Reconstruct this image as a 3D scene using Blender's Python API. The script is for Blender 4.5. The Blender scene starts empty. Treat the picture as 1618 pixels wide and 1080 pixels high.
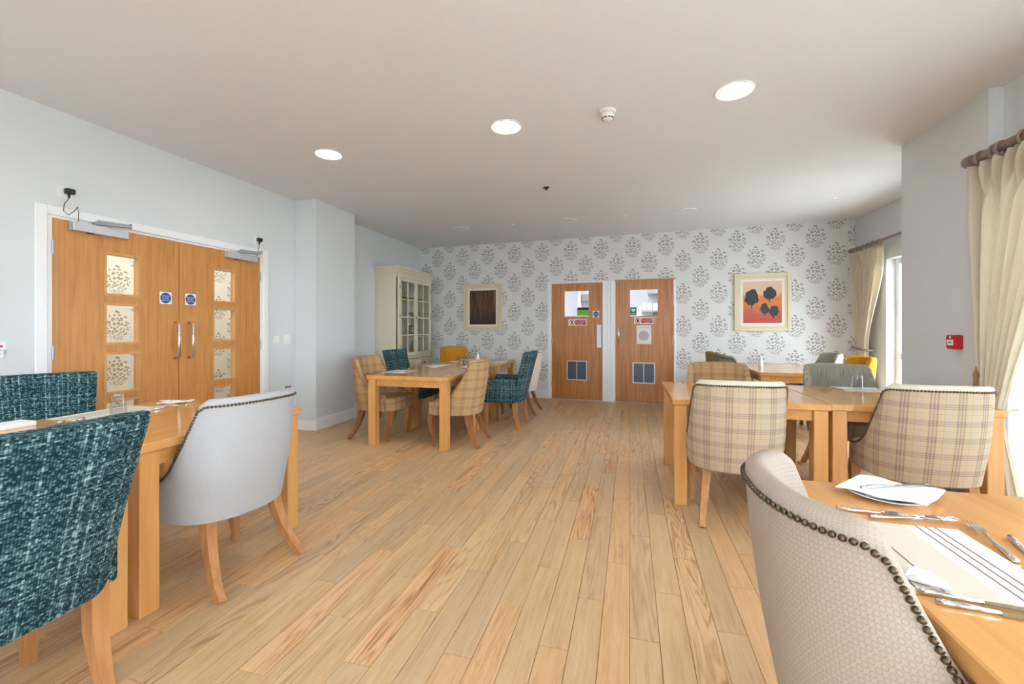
import bpy, bmesh, math, random
from mathutils import Vector, Matrix
random.seed(7)
PI = math.pi
S = bpy.context.scene
COL = S.collection

# ------------------------------------------------------------------ camera
F = 700.0                                   # focal length in photo pixels (1618 x 1080)
YAW = math.atan(186 / 700.0)
CAMH = 1.24
cam = bpy.data.cameras.new('camera'); cam.sensor_width = 36.0; cam.lens = F / 1618 * 36
cam.shift_y = -21 / 1618.0; cam.clip_start = 0.02; cam.clip_end = 200
camo = bpy.data.objects.new('camera', cam); COL.objects.link(camo)
camo.location = (0, 0, CAMH); camo.rotation_euler = (PI / 2, 0, YAW)
S.camera = camo

# ------------------------------------------------------------------ world, exposure
S.view_settings.view_transform = 'Standard'; S.view_settings.look = 'None'
S.view_settings.gamma = 1.0; S.view_settings.use_curve_mapping = False
S.view_settings.exposure = 0.50
W = bpy.data.worlds.new('overcast_sky'); S.world = W; W.use_nodes = True
wn = W.node_tree.nodes
bg = wn.get('Background') or wn.new('ShaderNodeBackground')
wo = wn.get('World Output') or wn.new('ShaderNodeOutputWorld')
W.node_tree.links.new(bg.outputs[0], wo.inputs[0])
bg.inputs[0].default_value = (0.80, 0.90, 1.0, 1); bg.inputs[1].default_value = 12.0

# ------------------------------------------------------------------ node helper
class V:
    """a scalar socket with arithmetic"""
    def __init__(s, nt, sock): s.nt, s.s = nt, sock
    def _m(s, op, b=None, c=None):
        n = s.nt.nodes.new('ShaderNodeMath'); n.operation = op
        for i, q in enumerate((s, b, c)):
            if q is None: continue
            if isinstance(q, V): s.nt.links.new(q.s, n.inputs[i])
            else: n.inputs[i].default_value = q
        return V(s.nt, n.outputs[0])
    def __add__(s, b): return s._m('ADD', b)
    def __sub__(s, b): return s._m('SUBTRACT', b)
    def __mul__(s, b): return s._m('MULTIPLY', b)
    def __truediv__(s, b): return s._m('DIVIDE', b)
    def lt(s, b): return s._m('LESS_THAN', b)
    def gt(s, b): return s._m('GREATER_THAN', b)
    def fl(s): return s._m('FLOOR')
    def fr(s): return s._m('FRACT')
    def abs(s): return s._m('ABSOLUTE')
    def mn(s, b): return s._m('MINIMUM', b)
    def mx(s, b): return s._m('MAXIMUM', b)
    def sin(s): return s._m('SINE')
    def sqrt(s): return s._m('SQRT')
    def atan2(s, b): return s._m('ARCTAN2', b)
    def clamp(s):
        r = s._m('ADD', 0.0); r.s.node.use_clamp = True; return r

class Mat:
    def __init__(s, name, rough=0.5, col=(0.8, 0.8, 0.8), metal=0.0, spec=0.5, **kw):
        s.m = bpy.data.materials.new(name); s.m.use_nodes = True
        s.nt = s.m.node_tree; s.b = s.nt.nodes['Principled BSDF']
        s.b.inputs['Base Color'].default_value = (*col, 1); s.b.inputs['Roughness'].default_value = rough
        s.b.inputs['Metallic'].default_value = metal; s.b.inputs['Specular IOR Level'].default_value = spec
        for k, v in kw.items(): s.b.inputs[k.replace('_', ' ')].default_value = v
    def coord(s, kind='UV'):
        if kind == 'P': o = s.nt.nodes.new('ShaderNodeNewGeometry').outputs['Position']
        else: o = s.nt.nodes.new('ShaderNodeTexCoord').outputs[kind]
        return o
    def xyz(s, o):
        n = s.nt.nodes.new('ShaderNodeSeparateXYZ'); s.nt.links.new(o, n.inputs[0])
        return [V(s.nt, n.outputs[i]) for i in range(3)]
    def vec(s, x, y, z=0.0):
        n = s.nt.nodes.new('ShaderNodeCombineXYZ')
        for i, q in enumerate((x, y, z)):
            if isinstance(q, V): s.nt.links.new(q.s, n.inputs[i])
            else: n.inputs[i].default_value = q
        return n.outputs[0]
    def noise(s, vec, scale=1.0, detail=3.0, rough=0.5, dist=0.0):
        n = s.nt.nodes.new('ShaderNodeTexNoise'); s.nt.links.new(vec, n.inputs['Vector'])
        n.inputs['Scale'].default_value = scale; n.inputs['Detail'].default_value = detail
        n.inputs['Roughness'].default_value = rough; n.inputs['Distortion'].default_value = dist
        return V(s.nt, n.outputs['Fac'])
    def white(s, vec):
        n = s.nt.nodes.new('ShaderNodeTexWhiteNoise'); s.nt.links.new(vec, n.inputs['Vector'])
        return V(s.nt, n.outputs['Value'])
    def voro(s, vec, scale=1.0, rnd=1.0):
        n = s.nt.nodes.new('ShaderNodeTexVoronoi'); n.voronoi_dimensions = '2D'; s.nt.links.new(vec, n.inputs['Vector'])
        n.inputs['Scale'].default_value = scale; n.inputs['Randomness'].default_value = rnd
        return V(s.nt, n.outputs['Distance'])
    def ramp(s, v, stops, interp='LINEAR'):
        n = s.nt.nodes.new('ShaderNodeValToRGB'); r = n.color_ramp; r.interpolation = interp
        while len(r.elements) < len(stops): r.elements.new(0.5)
        for e, (p, c) in zip(r.elements, stops): e.position = p; e.color = (*c, 1)
        s.nt.links.new(v.s, n.inputs[0]); return n.outputs[0]
    def mix(s, f, a, b, mode='MIX'):
        n = s.nt.nodes.new('ShaderNodeMix'); n.data_type = 'RGBA'; n.blend_type = mode
        if isinstance(f, V): s.nt.links.new(f.s, n.inputs[0])
        else: n.inputs[0].default_value = f
        for i, q in ((6, a), (7, b)):
            if isinstance(q, tuple): n.inputs[i].default_value = (*q, 1)
            else: s.nt.links.new(q, n.inputs[i])
        return n.outputs[2]
    def color(s, sock): s.nt.links.new(sock, s.b.inputs['Base Color'])
    def rough(s, v): s.nt.links.new(v.s, s.b.inputs['Roughness'])
    def bump(s, v, strength=0.3, dist=0.002):
        n = s.nt.nodes.new('ShaderNodeBump'); n.inputs['Strength'].default_value = strength
        n.inputs['Distance'].default_value = dist; s.nt.links.new(v.s, n.inputs['Height'])
        s.nt.links.new(n.outputs[0], s.b.inputs['Normal'])

def lin(r, g, b):
    f = lambda c: (c / 255 / 12.92) if c / 255 <= 0.04045 else ((c / 255 + 0.055) / 1.055) ** 2.4
    return (f(r), f(g), f(b))

# ------------------------------------------------------------------ materials
MT = {}
def simple(key, name, rgb, rough=0.5, **kw): MT[key] = Mat(name, rough, lin(*rgb), **kw).m
def painted(key, name, rgb, rough):
    m = Mat(name, rough, lin(*rgb)); n = m.noise(m.coord('P'), 180.0, 2.0); m.bump(n, 0.05, 0.001); MT[key] = m.m
painted('wall', 'pale_grey_blue_wall_paint', (216, 220, 222), 0.75)
painted('ceil', 'white_ceiling_paint', (229, 232, 236), 0.85)
simple('white', 'white_gloss_paint', (238, 239, 240), 0.35)
simple('plastic', 'white_plastic', (236, 236, 232), 0.4)
simple('black', 'black_plastic', (24, 24, 26), 0.4)
simple('dark', 'dark_shadow_gap', (12, 12, 12), 0.9)
simple('steel', 'brushed_steel', (176, 178, 182), 0.42, metal=1.0)
simple('silver', 'silver_paint', (196, 198, 202), 0.4, metal=0.4)
simple('chrome', 'polished_steel', (215, 216, 220), 0.14, metal=1.0)
simple('brass', 'antique_brass_nail', (96, 84, 66), 0.28, metal=0.9)
simple('darkmetal', 'dark_bronze_plate', (70, 64, 58), 0.45, metal=0.7)
simple('knob', 'black_iron_knob', (28, 26, 25), 0.4)
simple('china', 'white_china', (244, 244, 242), 0.12)
simple('paper', 'white_paper_napkin', (246, 246, 246), 0.9)
simple('sheet', 'printed_paper_sheet', (228, 226, 222), 0.8)
simple('cream', 'cream_cabinet_paint', (226, 216, 190), 0.45)
simple('creamin', 'cream_cabinet_interior', (206, 196, 168), 0.6)
simple('frame', 'cream_picture_frame', (224, 210, 180), 0.45)
simple('mount', 'cream_picture_mount', (238, 230, 216), 0.8)
simple('pole', 'taupe_painted_wood', (140, 126, 116), 0.45)
simple('red', 'red_call_point_plastic', (186, 24, 34), 0.35)
simple('signred', 'sign_red', (176, 34, 46), 0.5)
simple('signblue', 'sign_blue', (20, 72, 156), 0.5)
simple('signgreen', 'sign_green', (0, 122, 78), 0.5)
simple('lime', 'sign_lime', (128, 196, 30), 0.5)
simple('ink', 'black_ink', (26, 26, 28), 0.6)
simple('signwhite', 'sign_white', (240, 240, 240), 0.5)
simple('mauve', 'pale_mauve_print', (196, 182, 182), 0.8)
simple('rope', 'tan_rope', (150, 118, 78), 0.9)
simple('tile', 'white_kitchen_tile', (232, 232, 238), 0.3)
simple('grey', 'grey_panel', (140, 142, 146), 0.5)
simple('salt', 'white_salt', (240, 238, 232), 0.9)
simple('pepper', 'ground_pepper', (150, 138, 120), 0.9)
simple('paving', 'pale_patio_paving', (196, 194, 186), 0.9)
simple('grille', 'dark_slate_grille', (84, 92, 104), 0.4, metal=0.5)

def emit(key, name, rgb, strength):
    m = Mat(name, 0.5, (1, 1, 1)); m.b.inputs['Emission Color'].default_value = (*rgb, 1)
    m.b.inputs['Emission Strength'].default_value = strength; MT[key] = m.m
emit('lamp', 'lit_led_diffuser', (0.97, 0.98, 1.0), 45.0)
emit('tube', 'lit_kitchen_panel', (0.95, 0.97, 1.0), 16.0)
emit('led', 'green_led', (0.02, 0.8, 0.25), 0.9)
emit('corrlamp', 'lit_corridor_lamp', (1.0, 0.95, 0.86), 60.0)

def pane_mat(key, name, tint, edge=0.7, base=0.05):
    m = Mat(name, 0.02); nt = m.nt; out = nt.nodes['Material Output']
    tr = nt.nodes.new('ShaderNodeBsdfTransparent'); tr.inputs[0].default_value = (*tint, 1)
    gl = nt.nodes.new('ShaderNodeBsdfGlossy'); gl.inputs['Roughness'].default_value = 0.02
    lw = nt.nodes.new('ShaderNodeLayerWeight'); f = V(nt, lw.outputs['Facing'])
    fac = f._m('POWER', 4.0) * edge + base
    mx = nt.nodes.new('ShaderNodeMixShader')
    nt.links.new(fac.s, mx.inputs[0]); nt.links.new(tr.outputs[0], mx.inputs[1]); nt.links.new(gl.outputs[0], mx.inputs[2])
    nt.links.new(mx.outputs[0], out.inputs[0]); MT[key] = m.m
pane_mat('pane', 'clear_window_glass', (0.97, 0.98, 0.975), 0.45, 0.03)
pane_mat('glass', 'clear_drinking_glass', (0.95, 0.965, 0.965), 0.75, 0.05)

def wood(key, name, dark, mid, light, axis='z', rough=0.4, scale=1.0, figure=0.5, kind='Object', spec=0.5):
    """straight grain along one axis with a faint cathedral figure"""
    m = Mat(name, rough, spec=spec); p = m.xyz(m.coord(kind)); i = 'xyz'.index(axis)
    q = [p[k] * (0.06 if k == i else 1.0) for k in range(3)]; v = m.vec(*q)
    a = m.noise(v, 40 * scale, 6.0, 0.65, 0.3); b = m.noise(v, 6 * scale, 2.0, 0.5, 0.6)
    ring = ((b * 46.0).sin() * 0.5 + 0.5) * figure
    t = (a * (1 - figure * 0.5) + ring * 0.5 + b * 0.3 - 0.15)
    m.color(m.ramp(t, [(0.25, lin(*dark)), (0.5, lin(*mid)), (0.78, lin(*light))]))
    m.bump(a, 0.06 if rough > 0.2 else 0.006, 0.001); MT[key] = m.m
wood('oak', 'oak_door_veneer', (178, 118, 58), (198, 138, 74), (211, 153, 88), 'z', 0.38, 1.2, 0.28)
wood('oakdark', 'reddish_oak_door_veneer', (158, 96, 46), (182, 118, 60), (199, 138, 78), 'z', 0.36, 0.8, 0.4)
wood('lipping', 'oak_glazing_bead', (186, 130, 72), (204, 150, 92), (214, 164, 106), 'z', 0.4, 1.0, 0.2)
wood('table', 'honey_beech_tabletop', (200, 140, 76), (213, 156, 92), (221, 168, 106), 'y', 0.13, 0.6, 0.25)
wood('tablex', 'honey_beech_leg', (200, 140, 76), (213, 156, 92), (221, 168, 106), 'z', 0.28, 0.6, 0.2)
wood('leg', 'walnut_stained_beech_leg', (128, 78, 42), (152, 98, 58), (172, 118, 74), 'z', 0.35, 1.0, 0.25)
wood('legl', 'light_stained_beech_leg', (160, 104, 58), (184, 128, 80), (200, 146, 98), 'z', 0.35, 1.0, 0.25)

def floor_mat():
    m = Mat('oak_plank_floor', 0.42); x, y, z = m.xyz(m.coord('P'))
    PW, PL = 0.115, 0.92
    i = (x / PW).fl(); o = (i * 0.381966).fr() * PL
    j = ((y - o) / PL).fl()
    r1 = m.white(m.vec(i, j, 3.0)); r2 = m.white(m.vec(i, j, 17.0)); r3 = m.white(m.vec(i, j, 41.0))
    v = m.vec(x * 1.0 + r1 * 7.0, y * 0.07 + r2 * 9.0, r3 * 5.0)
    a = m.noise(v, 48, 8.0, 0.72, 0.5); b = m.noise(v, 8, 2.0, 0.5, 0.9)
    ring = (b * 105.0).sin() * 0.5 + 0.5
    fig = (r3 - 0.40).clamp() * 1.7
    t = a * 1.0 - ring * ring * fig * 0.34 + b * 0.35 - 0.13
    tan = m.ramp(t, [(0.12, lin(160, 118, 78)), (0.5, lin(211, 174, 130)), (0.88, lin(230, 200, 160))])
    pink = m.ramp(t, [(0.12, lin(160, 110, 68)), (0.5, lin(216, 173, 126)), (0.88, lin(233, 198, 154))])
    grey = m.ramp(t, [(0.12, lin(154, 120, 86)), (0.5, lin(203, 170, 132)), (0.88, lin(220, 192, 156))])
    c = m.mix(r1.gt(0.62), tan, pink); c = m.mix(r2.gt(0.66), c, grey)
    c = m.mix(1.0, c, m.ramp(r3, [(0.0, (0.92, 0.92, 0.92)), (1.0, (1.05, 1.04, 1.03))]), 'MULTIPLY')
    m.color(c); m.rough(a * 0.16 + 0.34); m.bump(a, 0.08, 0.001); MT['floor'] = m.m
floor_mat()
simple('subfloor', 'dark_joint_underlay', (120, 92, 66), 0.8)

def wallpaper(key, name, base, ink):
    m = Mat(name, 0.7); x, y, z = m.xyz(m.coord('Object'))
    CW, CH = 0.262, 0.53
    i = (x / CW).fl(); half = (i * 0.5).fr() * 2.0
    u = ((x / CW).fr() - 0.5) * CW; v = ((z / CH + half * 0.5 + 0.13).fr() - 0.5) * CH
    def motif(u, v):
        """a bouquet: small leaves fanning from a stem foot inside an onion outline"""
        q = ((v + 0.16) / 0.37).clamp()
        v0 = v + 0.20; r = (u * u + v0 * v0).sqrt(); th = u.atan2(v0)
        wav = (r * 95.0 + th * 4.0).sin() * 0.16 + (th * 23.0).sin() * 0.10 + 1.0
        wid = q._m('POWER', 0.8) * (q * -1.0 + 1.0)._m('POWER', 0.95) * 0.47 * wav
        e = (u.abs() / (wid + 0.001)).clamp()
        d = m.voro(m.vec(th * 7.6, r * 33.0), 1.0, 0.95)
        inside = u.abs().lt(wid) * v.gt(-0.16) * v.lt(0.21)
        return d.lt(e * e * -0.05 + 0.37) * inside
    k0 = motif(u, v)
    n = m.noise(m.vec(x, z, 0.0), 30, 2.0)
    k = k0 * (n * 0.8 + 0.42)
    m.color(m.mix(k.clamp(), lin(*base), lin(*ink))); MT[key] = m.m
wallpaper('paper_wall', 'floral_sprig_wallpaper', (226, 226, 225), (146, 140, 142))
wallpaper('corridor', 'beige_floral_corridor_wallpaper', (232, 226, 212), (138, 128, 120))

def fabric_plaid(key, name, base, line, blue):
    m = Mat(name, 0.9, spec=0.2); u, v, _ = m.xyz(m.coord('UV'))
    def lines(c, per, offs, w):
        s = None
        for o in offs:
            t = (((c + o) / per).fr() - 0.5).abs().lt(w / per / 2)
            s = t if s is None else s + t
        return s
    a = lines(u, 0.122, (0.0, 0.0155, 0.031), 0.0058) + lines(u, 0.122, (0.0155,), 0.040) * 0.3; b = lines(v, 0.096, (0.0, 0.012, 0.024), 0.0048) + lines(v, 0.096, (0.012,), 0.03) * 0.25
    e = lines(u, 0.122, (0.070,), 0.011); f = lines(v, 0.096, (0.055,), 0.003); g = lines(u, 0.122, (0.090,), 0.003)
    wv = (u * 2600.0).sin() * (v * 2600.0).sin()
    n = m.noise(m.coord('UV'), 420, 3.0)
    c = m.mix(n * 0.35, lin(*base), lin(base[0] - 34, base[1] - 36, base[2] - 36))
    c = m.mix(e * 0.35, c, lin(*blue)); c = m.mix((f + g).clamp() * 0.35, c, lin(*line))
    c = m.mix(((a + b) * 0.44).clamp(), c, lin(*line))
    m.color(c); m.bump(n, 0.2, 0.001); MT[key] = m.m
fabric_plaid('plaid', 'beige_plaid_wool', (198, 180, 152), (134, 110, 108), (172, 174, 192))
fabric_plaid('plaidtan', 'tan_plaid_wool', (192, 158, 114), (136, 100, 82), (172, 154, 138))

def fabric_tweed(key, name, dark, mid, light):
    m = Mat(name, 0.95, spec=0.15); u, v, _ = m.xyz(m.coord('UV'))
    k = 0.0072
    i = (u / k).fl(); j = (v / (k * 0.8)).fl()
    cell = m.white(m.vec(i, j, 1.0)); col = m.white(m.vec(i, 0.0, 5.0)); row = m.white(m.vec(0.0, j, 9.0))
    du = ((u / k).fr() - 0.5).abs(); dv = ((v / (k * 0.8)).fr() - 0.5).abs()
    edge = (du * du + dv * dv).sqrt()
    n = m.noise(m.coord('UV'), 60, 2.0)
    t = cell * 0.55 + (col.gt(0.78)) * 0.24 * (n + 0.3) + (row.gt(0.78)) * 0.2 * (n + 0.3) + n * 0.25 - edge * 0.55
    m.color(m.ramp(t, [(0.1, lin(*dark)), (0.42, lin(*mid)), (0.85, lin(*light))]))
    m.bump(edge * -1.0 + cell * 0.4, 0.6, 0.002); MT[key] = m.m
fabric_tweed('tweed', 'teal_tweed', (20, 46, 53), (72, 106, 113), (166, 192, 192))

def fabric_rings(key, name, base, ring):
    m = Mat(name, 0.85, spec=0.2); u, v, _ = m.xyz(m.coord('UV'))
    s = 0.017
    def dist(o):
        a = ((u / s + o).fr() - 0.5); b = ((v / (s * 1.25) + o).fr() - 0.5)
        return (a * a + b * b).sqrt()
    d = dist(0.0).mn(dist(0.5)); r = (d - 0.25).abs().lt(0.075)
    n = m.noise(m.coord('UV'), 300, 3.0)
    c = m.mix(r * 0.8, lin(*base), lin(*ring)); c = m.mix(n * 0.15, c, lin(*ring)); m.color(c); m.bump(n, 0.15, 0.001); MT[key] = m.m
fabric_rings('rings', 'white_ring_pattern_fabric', (182, 182, 184), (165, 165, 168))
fabric_rings('ringsbeige', 'oyster_ring_pattern_fabric', (176, 163, 150), (158, 145, 132))

def fabric_plain(key, name, rgb, ribs=None, axis='u'):
    m = Mat(name, 0.9, spec=0.2); u, v, _ = m.xyz(m.coord('UV')); n = m.noise(m.coord('UV'), 260, 3.0)
    c = m.mix(n * 0.5, lin(*rgb), lin(*[max(0, q - 40) for q in rgb]))
    if ribs:
        w = (u if axis == 'u' else v)
        n2 = m.noise(m.vec(u * 160.0, v * 9.0), 1.0, 2.0)
        c = m.mix(((n2 - 0.42) * 4.0).clamp() * 0.8, c, lin(*ribs))
    m.color(c); m.bump(n, 0.2, 0.001); MT[key] = m.m
fabric_plain('greyrib', 'grey_striped_weave', (176, 172, 160), (120, 122, 120))
fabric_plain('taupe', 'taupe_weave', (160, 148, 128))
fabric_plain('olive', 'olive_weave', (150, 136, 88))
fabric_plain('mustard', 'mustard_weave', (212, 152, 44))
fabric_plain('creamfab', 'cream_weave', (222, 214, 196))

def curtain_mat(key, name, rgb, trans):
    m = Mat(name, 0.85, spec=0.2); u, v, _ = m.xyz(m.coord('UV'))
    w = ((v * 420.0 + (u * 60.0).sin() * 1.2).sin() * 0.5 + 0.5)
    c = m.mix(w * 0.3, lin(*rgb), lin(rgb[0] - 22, rgb[1] - 26, rgb[2] - 34)); m.color(c); m.bump(w, 0.25, 0.002)
    tl = m.nt.nodes.new('ShaderNodeBsdfTranslucent'); m.nt.links.new(c, tl.inputs[0])
    mx = m.nt.nodes.new('ShaderNodeMixShader'); mx.inputs[0].default_value = trans
    m.nt.links.new(m.b.outputs[0], mx.inputs[1]); m.nt.links.new(tl.outputs[0], mx.inputs[2])
    m.nt.links.new(mx.outputs[0], m.nt.nodes['Material Output'].inputs[0]); MT[key] = m.m
curtain_mat('curtain', 'cream_ribbed_curtain', (244, 237, 221), 0.5)
curtain_mat('curtain_lit', 'daylit_cream_curtain', (246, 247, 248), 0.55)  # same cream cloth where daylight falls, the brightness put into a white colour

def mat_placemat():
    m = Mat('striped_placemat', 0.6); x, y, z = m.xyz(m.coord('Object'))
    def band(a, b): return x.gt(a) * x.lt(b)
    c = m.mix(band(-0.11, 0.02), lin(238, 236, 232), lin(214, 204, 190))
    for a in (-0.118, -0.075, 0.045, 0.066, 0.086):
        c = m.mix(band(a, a + 0.005), c, lin(120, 108, 100))
    m.color(c); MT['placemat'] = m.m
mat_placemat()

def mat_art_forest():
    m = Mat('dark_forest_painting', 0.6); x, y, z = m.xyz(m.coord('Object'))
    n = m.noise(m.vec(x * 14.0, z * 1.6, 2.0), 1.0, 4.0, 0.6); k = m.noise(m.vec(x * 5.0, z * 9.0, 7.0), 1.0, 3.0)
    c = m.ramp(n, [(0.3, lin(40, 26, 20)), (0.45, lin(96, 56, 22)), (0.55, lin(96, 84, 78)), (0.66, lin(168, 96, 52)), (0.8, lin(120, 96, 40))])
    g = (z * -2.6 + 0.05 + k * 0.5).clamp()
    m.color(m.mix(g, c, lin(56, 40, 38))); MT['forest'] = m.m
mat_art_forest()
def mat_art_hill():
    m = Mat('orange_hillside_painting', 0.6); x, y, z = m.xyz(m.coord('Object'))
    n = m.noise(m.vec(x * 5.0, z * 7.0 + x * 3.0, 2.0), 1.0, 4.0, 0.6)
    t = z / 0.62 + 0.5 + (n - 0.5) * 0.35
    m.color(m.ramp(t, [(0.0, lin(190, 78, 62)), (0.28, lin(186, 98, 86)), (0.45, lin(214, 132, 62)), (0.6, lin(222, 120, 58)), (0.72, lin(226, 186, 156)), (1.0, lin(222, 196, 176))]))
    MT['hill'] = m.m
mat_art_hill()
simple('treeart', 'charcoal_tree_paint', (58, 58, 66), 0.6)

# ------------------------------------------------------------------ mesh helper
class MB:
    def __init__(s): s.v, s.f, s.uv = [], [], []
    def add(s, verts, faces, uvs=None):
        o = len(s.v); s.v += [tuple(p) for p in verts]
        for k, fc in enumerate(faces):
            s.f.append(tuple(i + o for i in fc)); s.uv.append(uvs[k] if uvs else None)
        return s
    def box(s, x0, x1, y0, y1, z0, z1, bevel=0.0):
        if bevel <= 0:
            vs = [(x, y, z) for z in (z0, z1) for y in (y0, y1) for x in (x0, x1)]
            return s.add(vs, [(0, 2, 3, 1), (4, 5, 7, 6), (0, 1, 5, 4), (2, 6, 7, 3), (0, 4, 6, 2), (1, 3, 7, 5)])
        bm = bmesh.new(); bmesh.ops.create_cube(bm, size=1.0)
        for v in bm.verts: v.co = Vector((x0 + (v.co.x + .5) * (x1 - x0), y0 + (v.co.y + .5) * (y1 - y0), z0 + (v.co.z + .5) * (z1 - z0)))
        bmesh.ops.bevel(bm, geom=bm.edges[:], offset=bevel, segments=2 if bevel > 0.008 else 1, profile=0.5, affect='EDGES')
        bm.verts.index_update()
        s.add([v.co[:] for v in bm.verts], [[v.index for v in f.verts] for f in bm.faces]); bm.free(); return s
    def prism(s, pts, y0, y1):
        """polygon in x,z extruded along y"""
        n = len(pts)
        s.add([(x, y0, z) for x, z in pts] + [(x, y1, z) for x, z in pts],
              [tuple(range(n - 1, -1, -1))[::-1], tuple(range(2 * n - 1, n - 1, -1))] + [(i, i + n, (i + 1) % n + n, (i + 1) % n) for i in range(n)])
        return s
    def plan(s, pts, z0, z1):
        n = len(pts)
        s.add([(x, y, z0) for x, y in pts] + [(x, y, z1) for x, y in pts],
              [tuple(range(n - 1, -1, -1)), tuple(range(n, 2 * n))] + [(i, (i + 1) % n, (i + 1) % n + n, i + n) for i in range(n)])
        return s
    def loft(s, rings, cap=True, closed=True, uvf=None):
        n = len(rings[0]); vs = [p for r in rings for p in r]; fs = []; uvs = []
        for a in range(len(rings) - 1):
            for i in range(n if closed else n - 1):
                q = (a * n + i, a * n + (i + 1) % n, (a + 1) * n + (i + 1) % n, (a + 1) * n + i); fs.append(q)
                if uvf: uvs.append([uvf(a, i), uvf(a, i + 1), uvf(a + 1, i + 1), uvf(a + 1, i)])
        if cap and closed:
            fs.append(tuple(range(n - 1, -1, -1))); fs.append(tuple(range((len(rings) - 1) * n, len(rings) * n)))
            if uvf: uvs += [None, None]
        return s.add(vs, fs, uvs if uvf else None)
    def tube(s, pts, r, n=8, square=False):
        rings = []; P = [Vector(p) for p in pts]
        for k, p in enumerate(P):
            d = (P[min(k + 1, len(P) - 1)] - P[max(k - 1, 0)]).normalized()
            ref = Vector((1, 0, 0)) if square or abs(d.x) < 0.8 else Vector((0, 1, 0))
            if abs(d.dot(ref)) > 0.95: ref = Vector((0, 1, 0))
            a = (ref - d * ref.dot(d)).normalized(); b = d.cross(a)
            rr = r[k] if isinstance(r, (list, tuple)) else r
            if square: rings.append([p + a * (rr * sx) + b * (rr * sy) for sx, sy in ((-1, -1), (1, -1), (1, 1), (-1, 1))])
            else: rings.append([p + a * (rr * math.cos(2 * PI * i / n)) + b * (rr * math.sin(2 * PI * i / n)) for i in range(n)])
        return s.loft([[q[:] for q in ring] for ring in rings])
    def lathe(s, prof, n=24, c=(0, 0, 0), axis='z', cap=True):
        rings = []
        for r, h in prof:
            ring = []
            for i in range(n):
                a = 2 * PI * i / n; p = (r * math.cos(a), r * math.sin(a), h)
                if axis == 'y': p = (p[0], -p[2], p[1])
                if axis == 'x': p = (p[2], p[0], p[1])
                ring.append((p[0] + c[0], p[1] + c[1], p[2] + c[2]))
            rings.append(ring)
        return s.loft(rings, cap)
    def build(s, name, mat, parent=None, smooth=False, loc=None):
        me = bpy.data.meshes.new(name); me.from_pydata(s.v, [], s.f); me.update()
        ul = me.uv_layers.new(name='UVMap')
        for p, uv in zip(me.polygons, s.uv):
            n = p.normal; ax = max(range(3), key=lambda i: abs(n[i]))
            for q, li in enumerate(p.loop_indices):
                if uv: ul.data[li].uv = uv[q]
                else:
                    c = me.vertices[me.loops[li].vertex_index].co
                    ul.data[li].uv = ((c.y, c.z) if ax == 0 else (c.x, c.z) if ax == 1 else (c.x, c.y))
        bm = bmesh.new(); bm.from_mesh(me); bmesh.ops.recalc_face_normals(bm, faces=bm.faces[:]); bm.to_mesh(me); bm.free()
        if smooth:
            for p in me.polygons: p.use_smooth = True
            if smooth == 'auto': me.set_sharp_from_angle(angle=math.radians(38))
        me.materials.append(MT[mat] if isinstance(mat, str) else mat)
        o = bpy.data.objects.new(name, me); COL.objects.link(o)
        if parent: o.parent = parent
        if loc: o.location = loc
        return o

def tag(o, label=None, cat=None, group=None, kind=None):
    if label: o['label'] = label
    if cat: o['category'] = cat
    if group: o['group'] = group
    if kind: o['kind'] = kind
    return o
def thing(name, label, cat, loc=(0, 0, 0), rotz=0.0, group=None, kind=None):
    o = bpy.data.objects.new(name, None); COL.objects.link(o); o.empty_display_size = 0.1
    o.location = loc; o.rotation_euler = (0, 0, rotz); return tag(o, label, cat, group, kind)
def struct(name, loc=(0, 0, 0), rotz=0.0): return thing(name, None, None, loc, rotz, kind='structure')
def copy_tree(o, parent=None):
    c = o.copy(); COL.objects.link(c); c.parent = parent
    for ch in o.children: copy_tree(ch, c)
    return c
def text(name, body, size, mat, parent, loc, rot=(PI / 2, 0, 0), depth=0.0004):
    cu = bpy.data.curves.new(name, 'FONT'); cu.body = body; cu.size = size; cu.align_x = 'CENTER'; cu.align_y = 'CENTER'; cu.extrude = depth
    t = bpy.data.objects.new(name, cu); COL.objects.link(t)
    bpy.context.view_layer.update()
    me = bpy.data.meshes.new_from_object(t.evaluated_get(bpy.context.evaluated_depsgraph_get()))
    bpy.data.objects.remove(t); bpy.data.curves.remove(cu)
    me.name = name; me.materials.clear(); me.materials.append(MT[mat])
    o = bpy.data.objects.new(name, me); COL.objects.link(o); o.parent = parent; o.location = loc; o.rotation_euler = rot
    return o

# pixel helpers: a photo pixel gives a direction; the surface it lies on gives the distance
_s, _c = math.sin(YAW), math.cos(YAW)
def ray(px, py):
    a = (px - 809) / F; b = (519 - py) / F
    return (-_s + _c * a, _c + _s * a, b)
def onz(px, py, z):
    d = ray(px, py); t = (z - CAMH) / d[2]; return (d[0] * t, d[1] * t, z)

# ------------------------------------------------------------------ room shell
H = 2.82
XL, XR, XP, XW = -4.0, 3.15, 2.28, 2.36        # left wall, bay wall, pier face, near window wall
YB, YREAR, SLOPE = 7.99, -3.2, -0.0738          # back wall at the left corner, wall behind the camera
PHI = math.atan(SLOPE); CP = math.cos(PHI)
def yback(x): return YB + SLOPE * (x + 4)
def wall_with_holes(b, u0, u1, z0, z1, holes, y0=0.0, y1=0.12):
    """box wall along local x with rectangular holes (ua, ub, za, zb), sorted along u"""
    cur = u0
    for ua, ub, za, zb in sorted(holes):
        if ua > cur: b.box(cur, ua, y0, y1, z0, z1)
        if za > z0: b.box(ua, ub, y0, y1, z0, za)
        if zb < z1: b.box(ua, ub, y0, y1, zb, z1)
        cur = ub
    if cur < u1: b.box(cur, u1, y0, y1, z0, z1)
    return b

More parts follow.
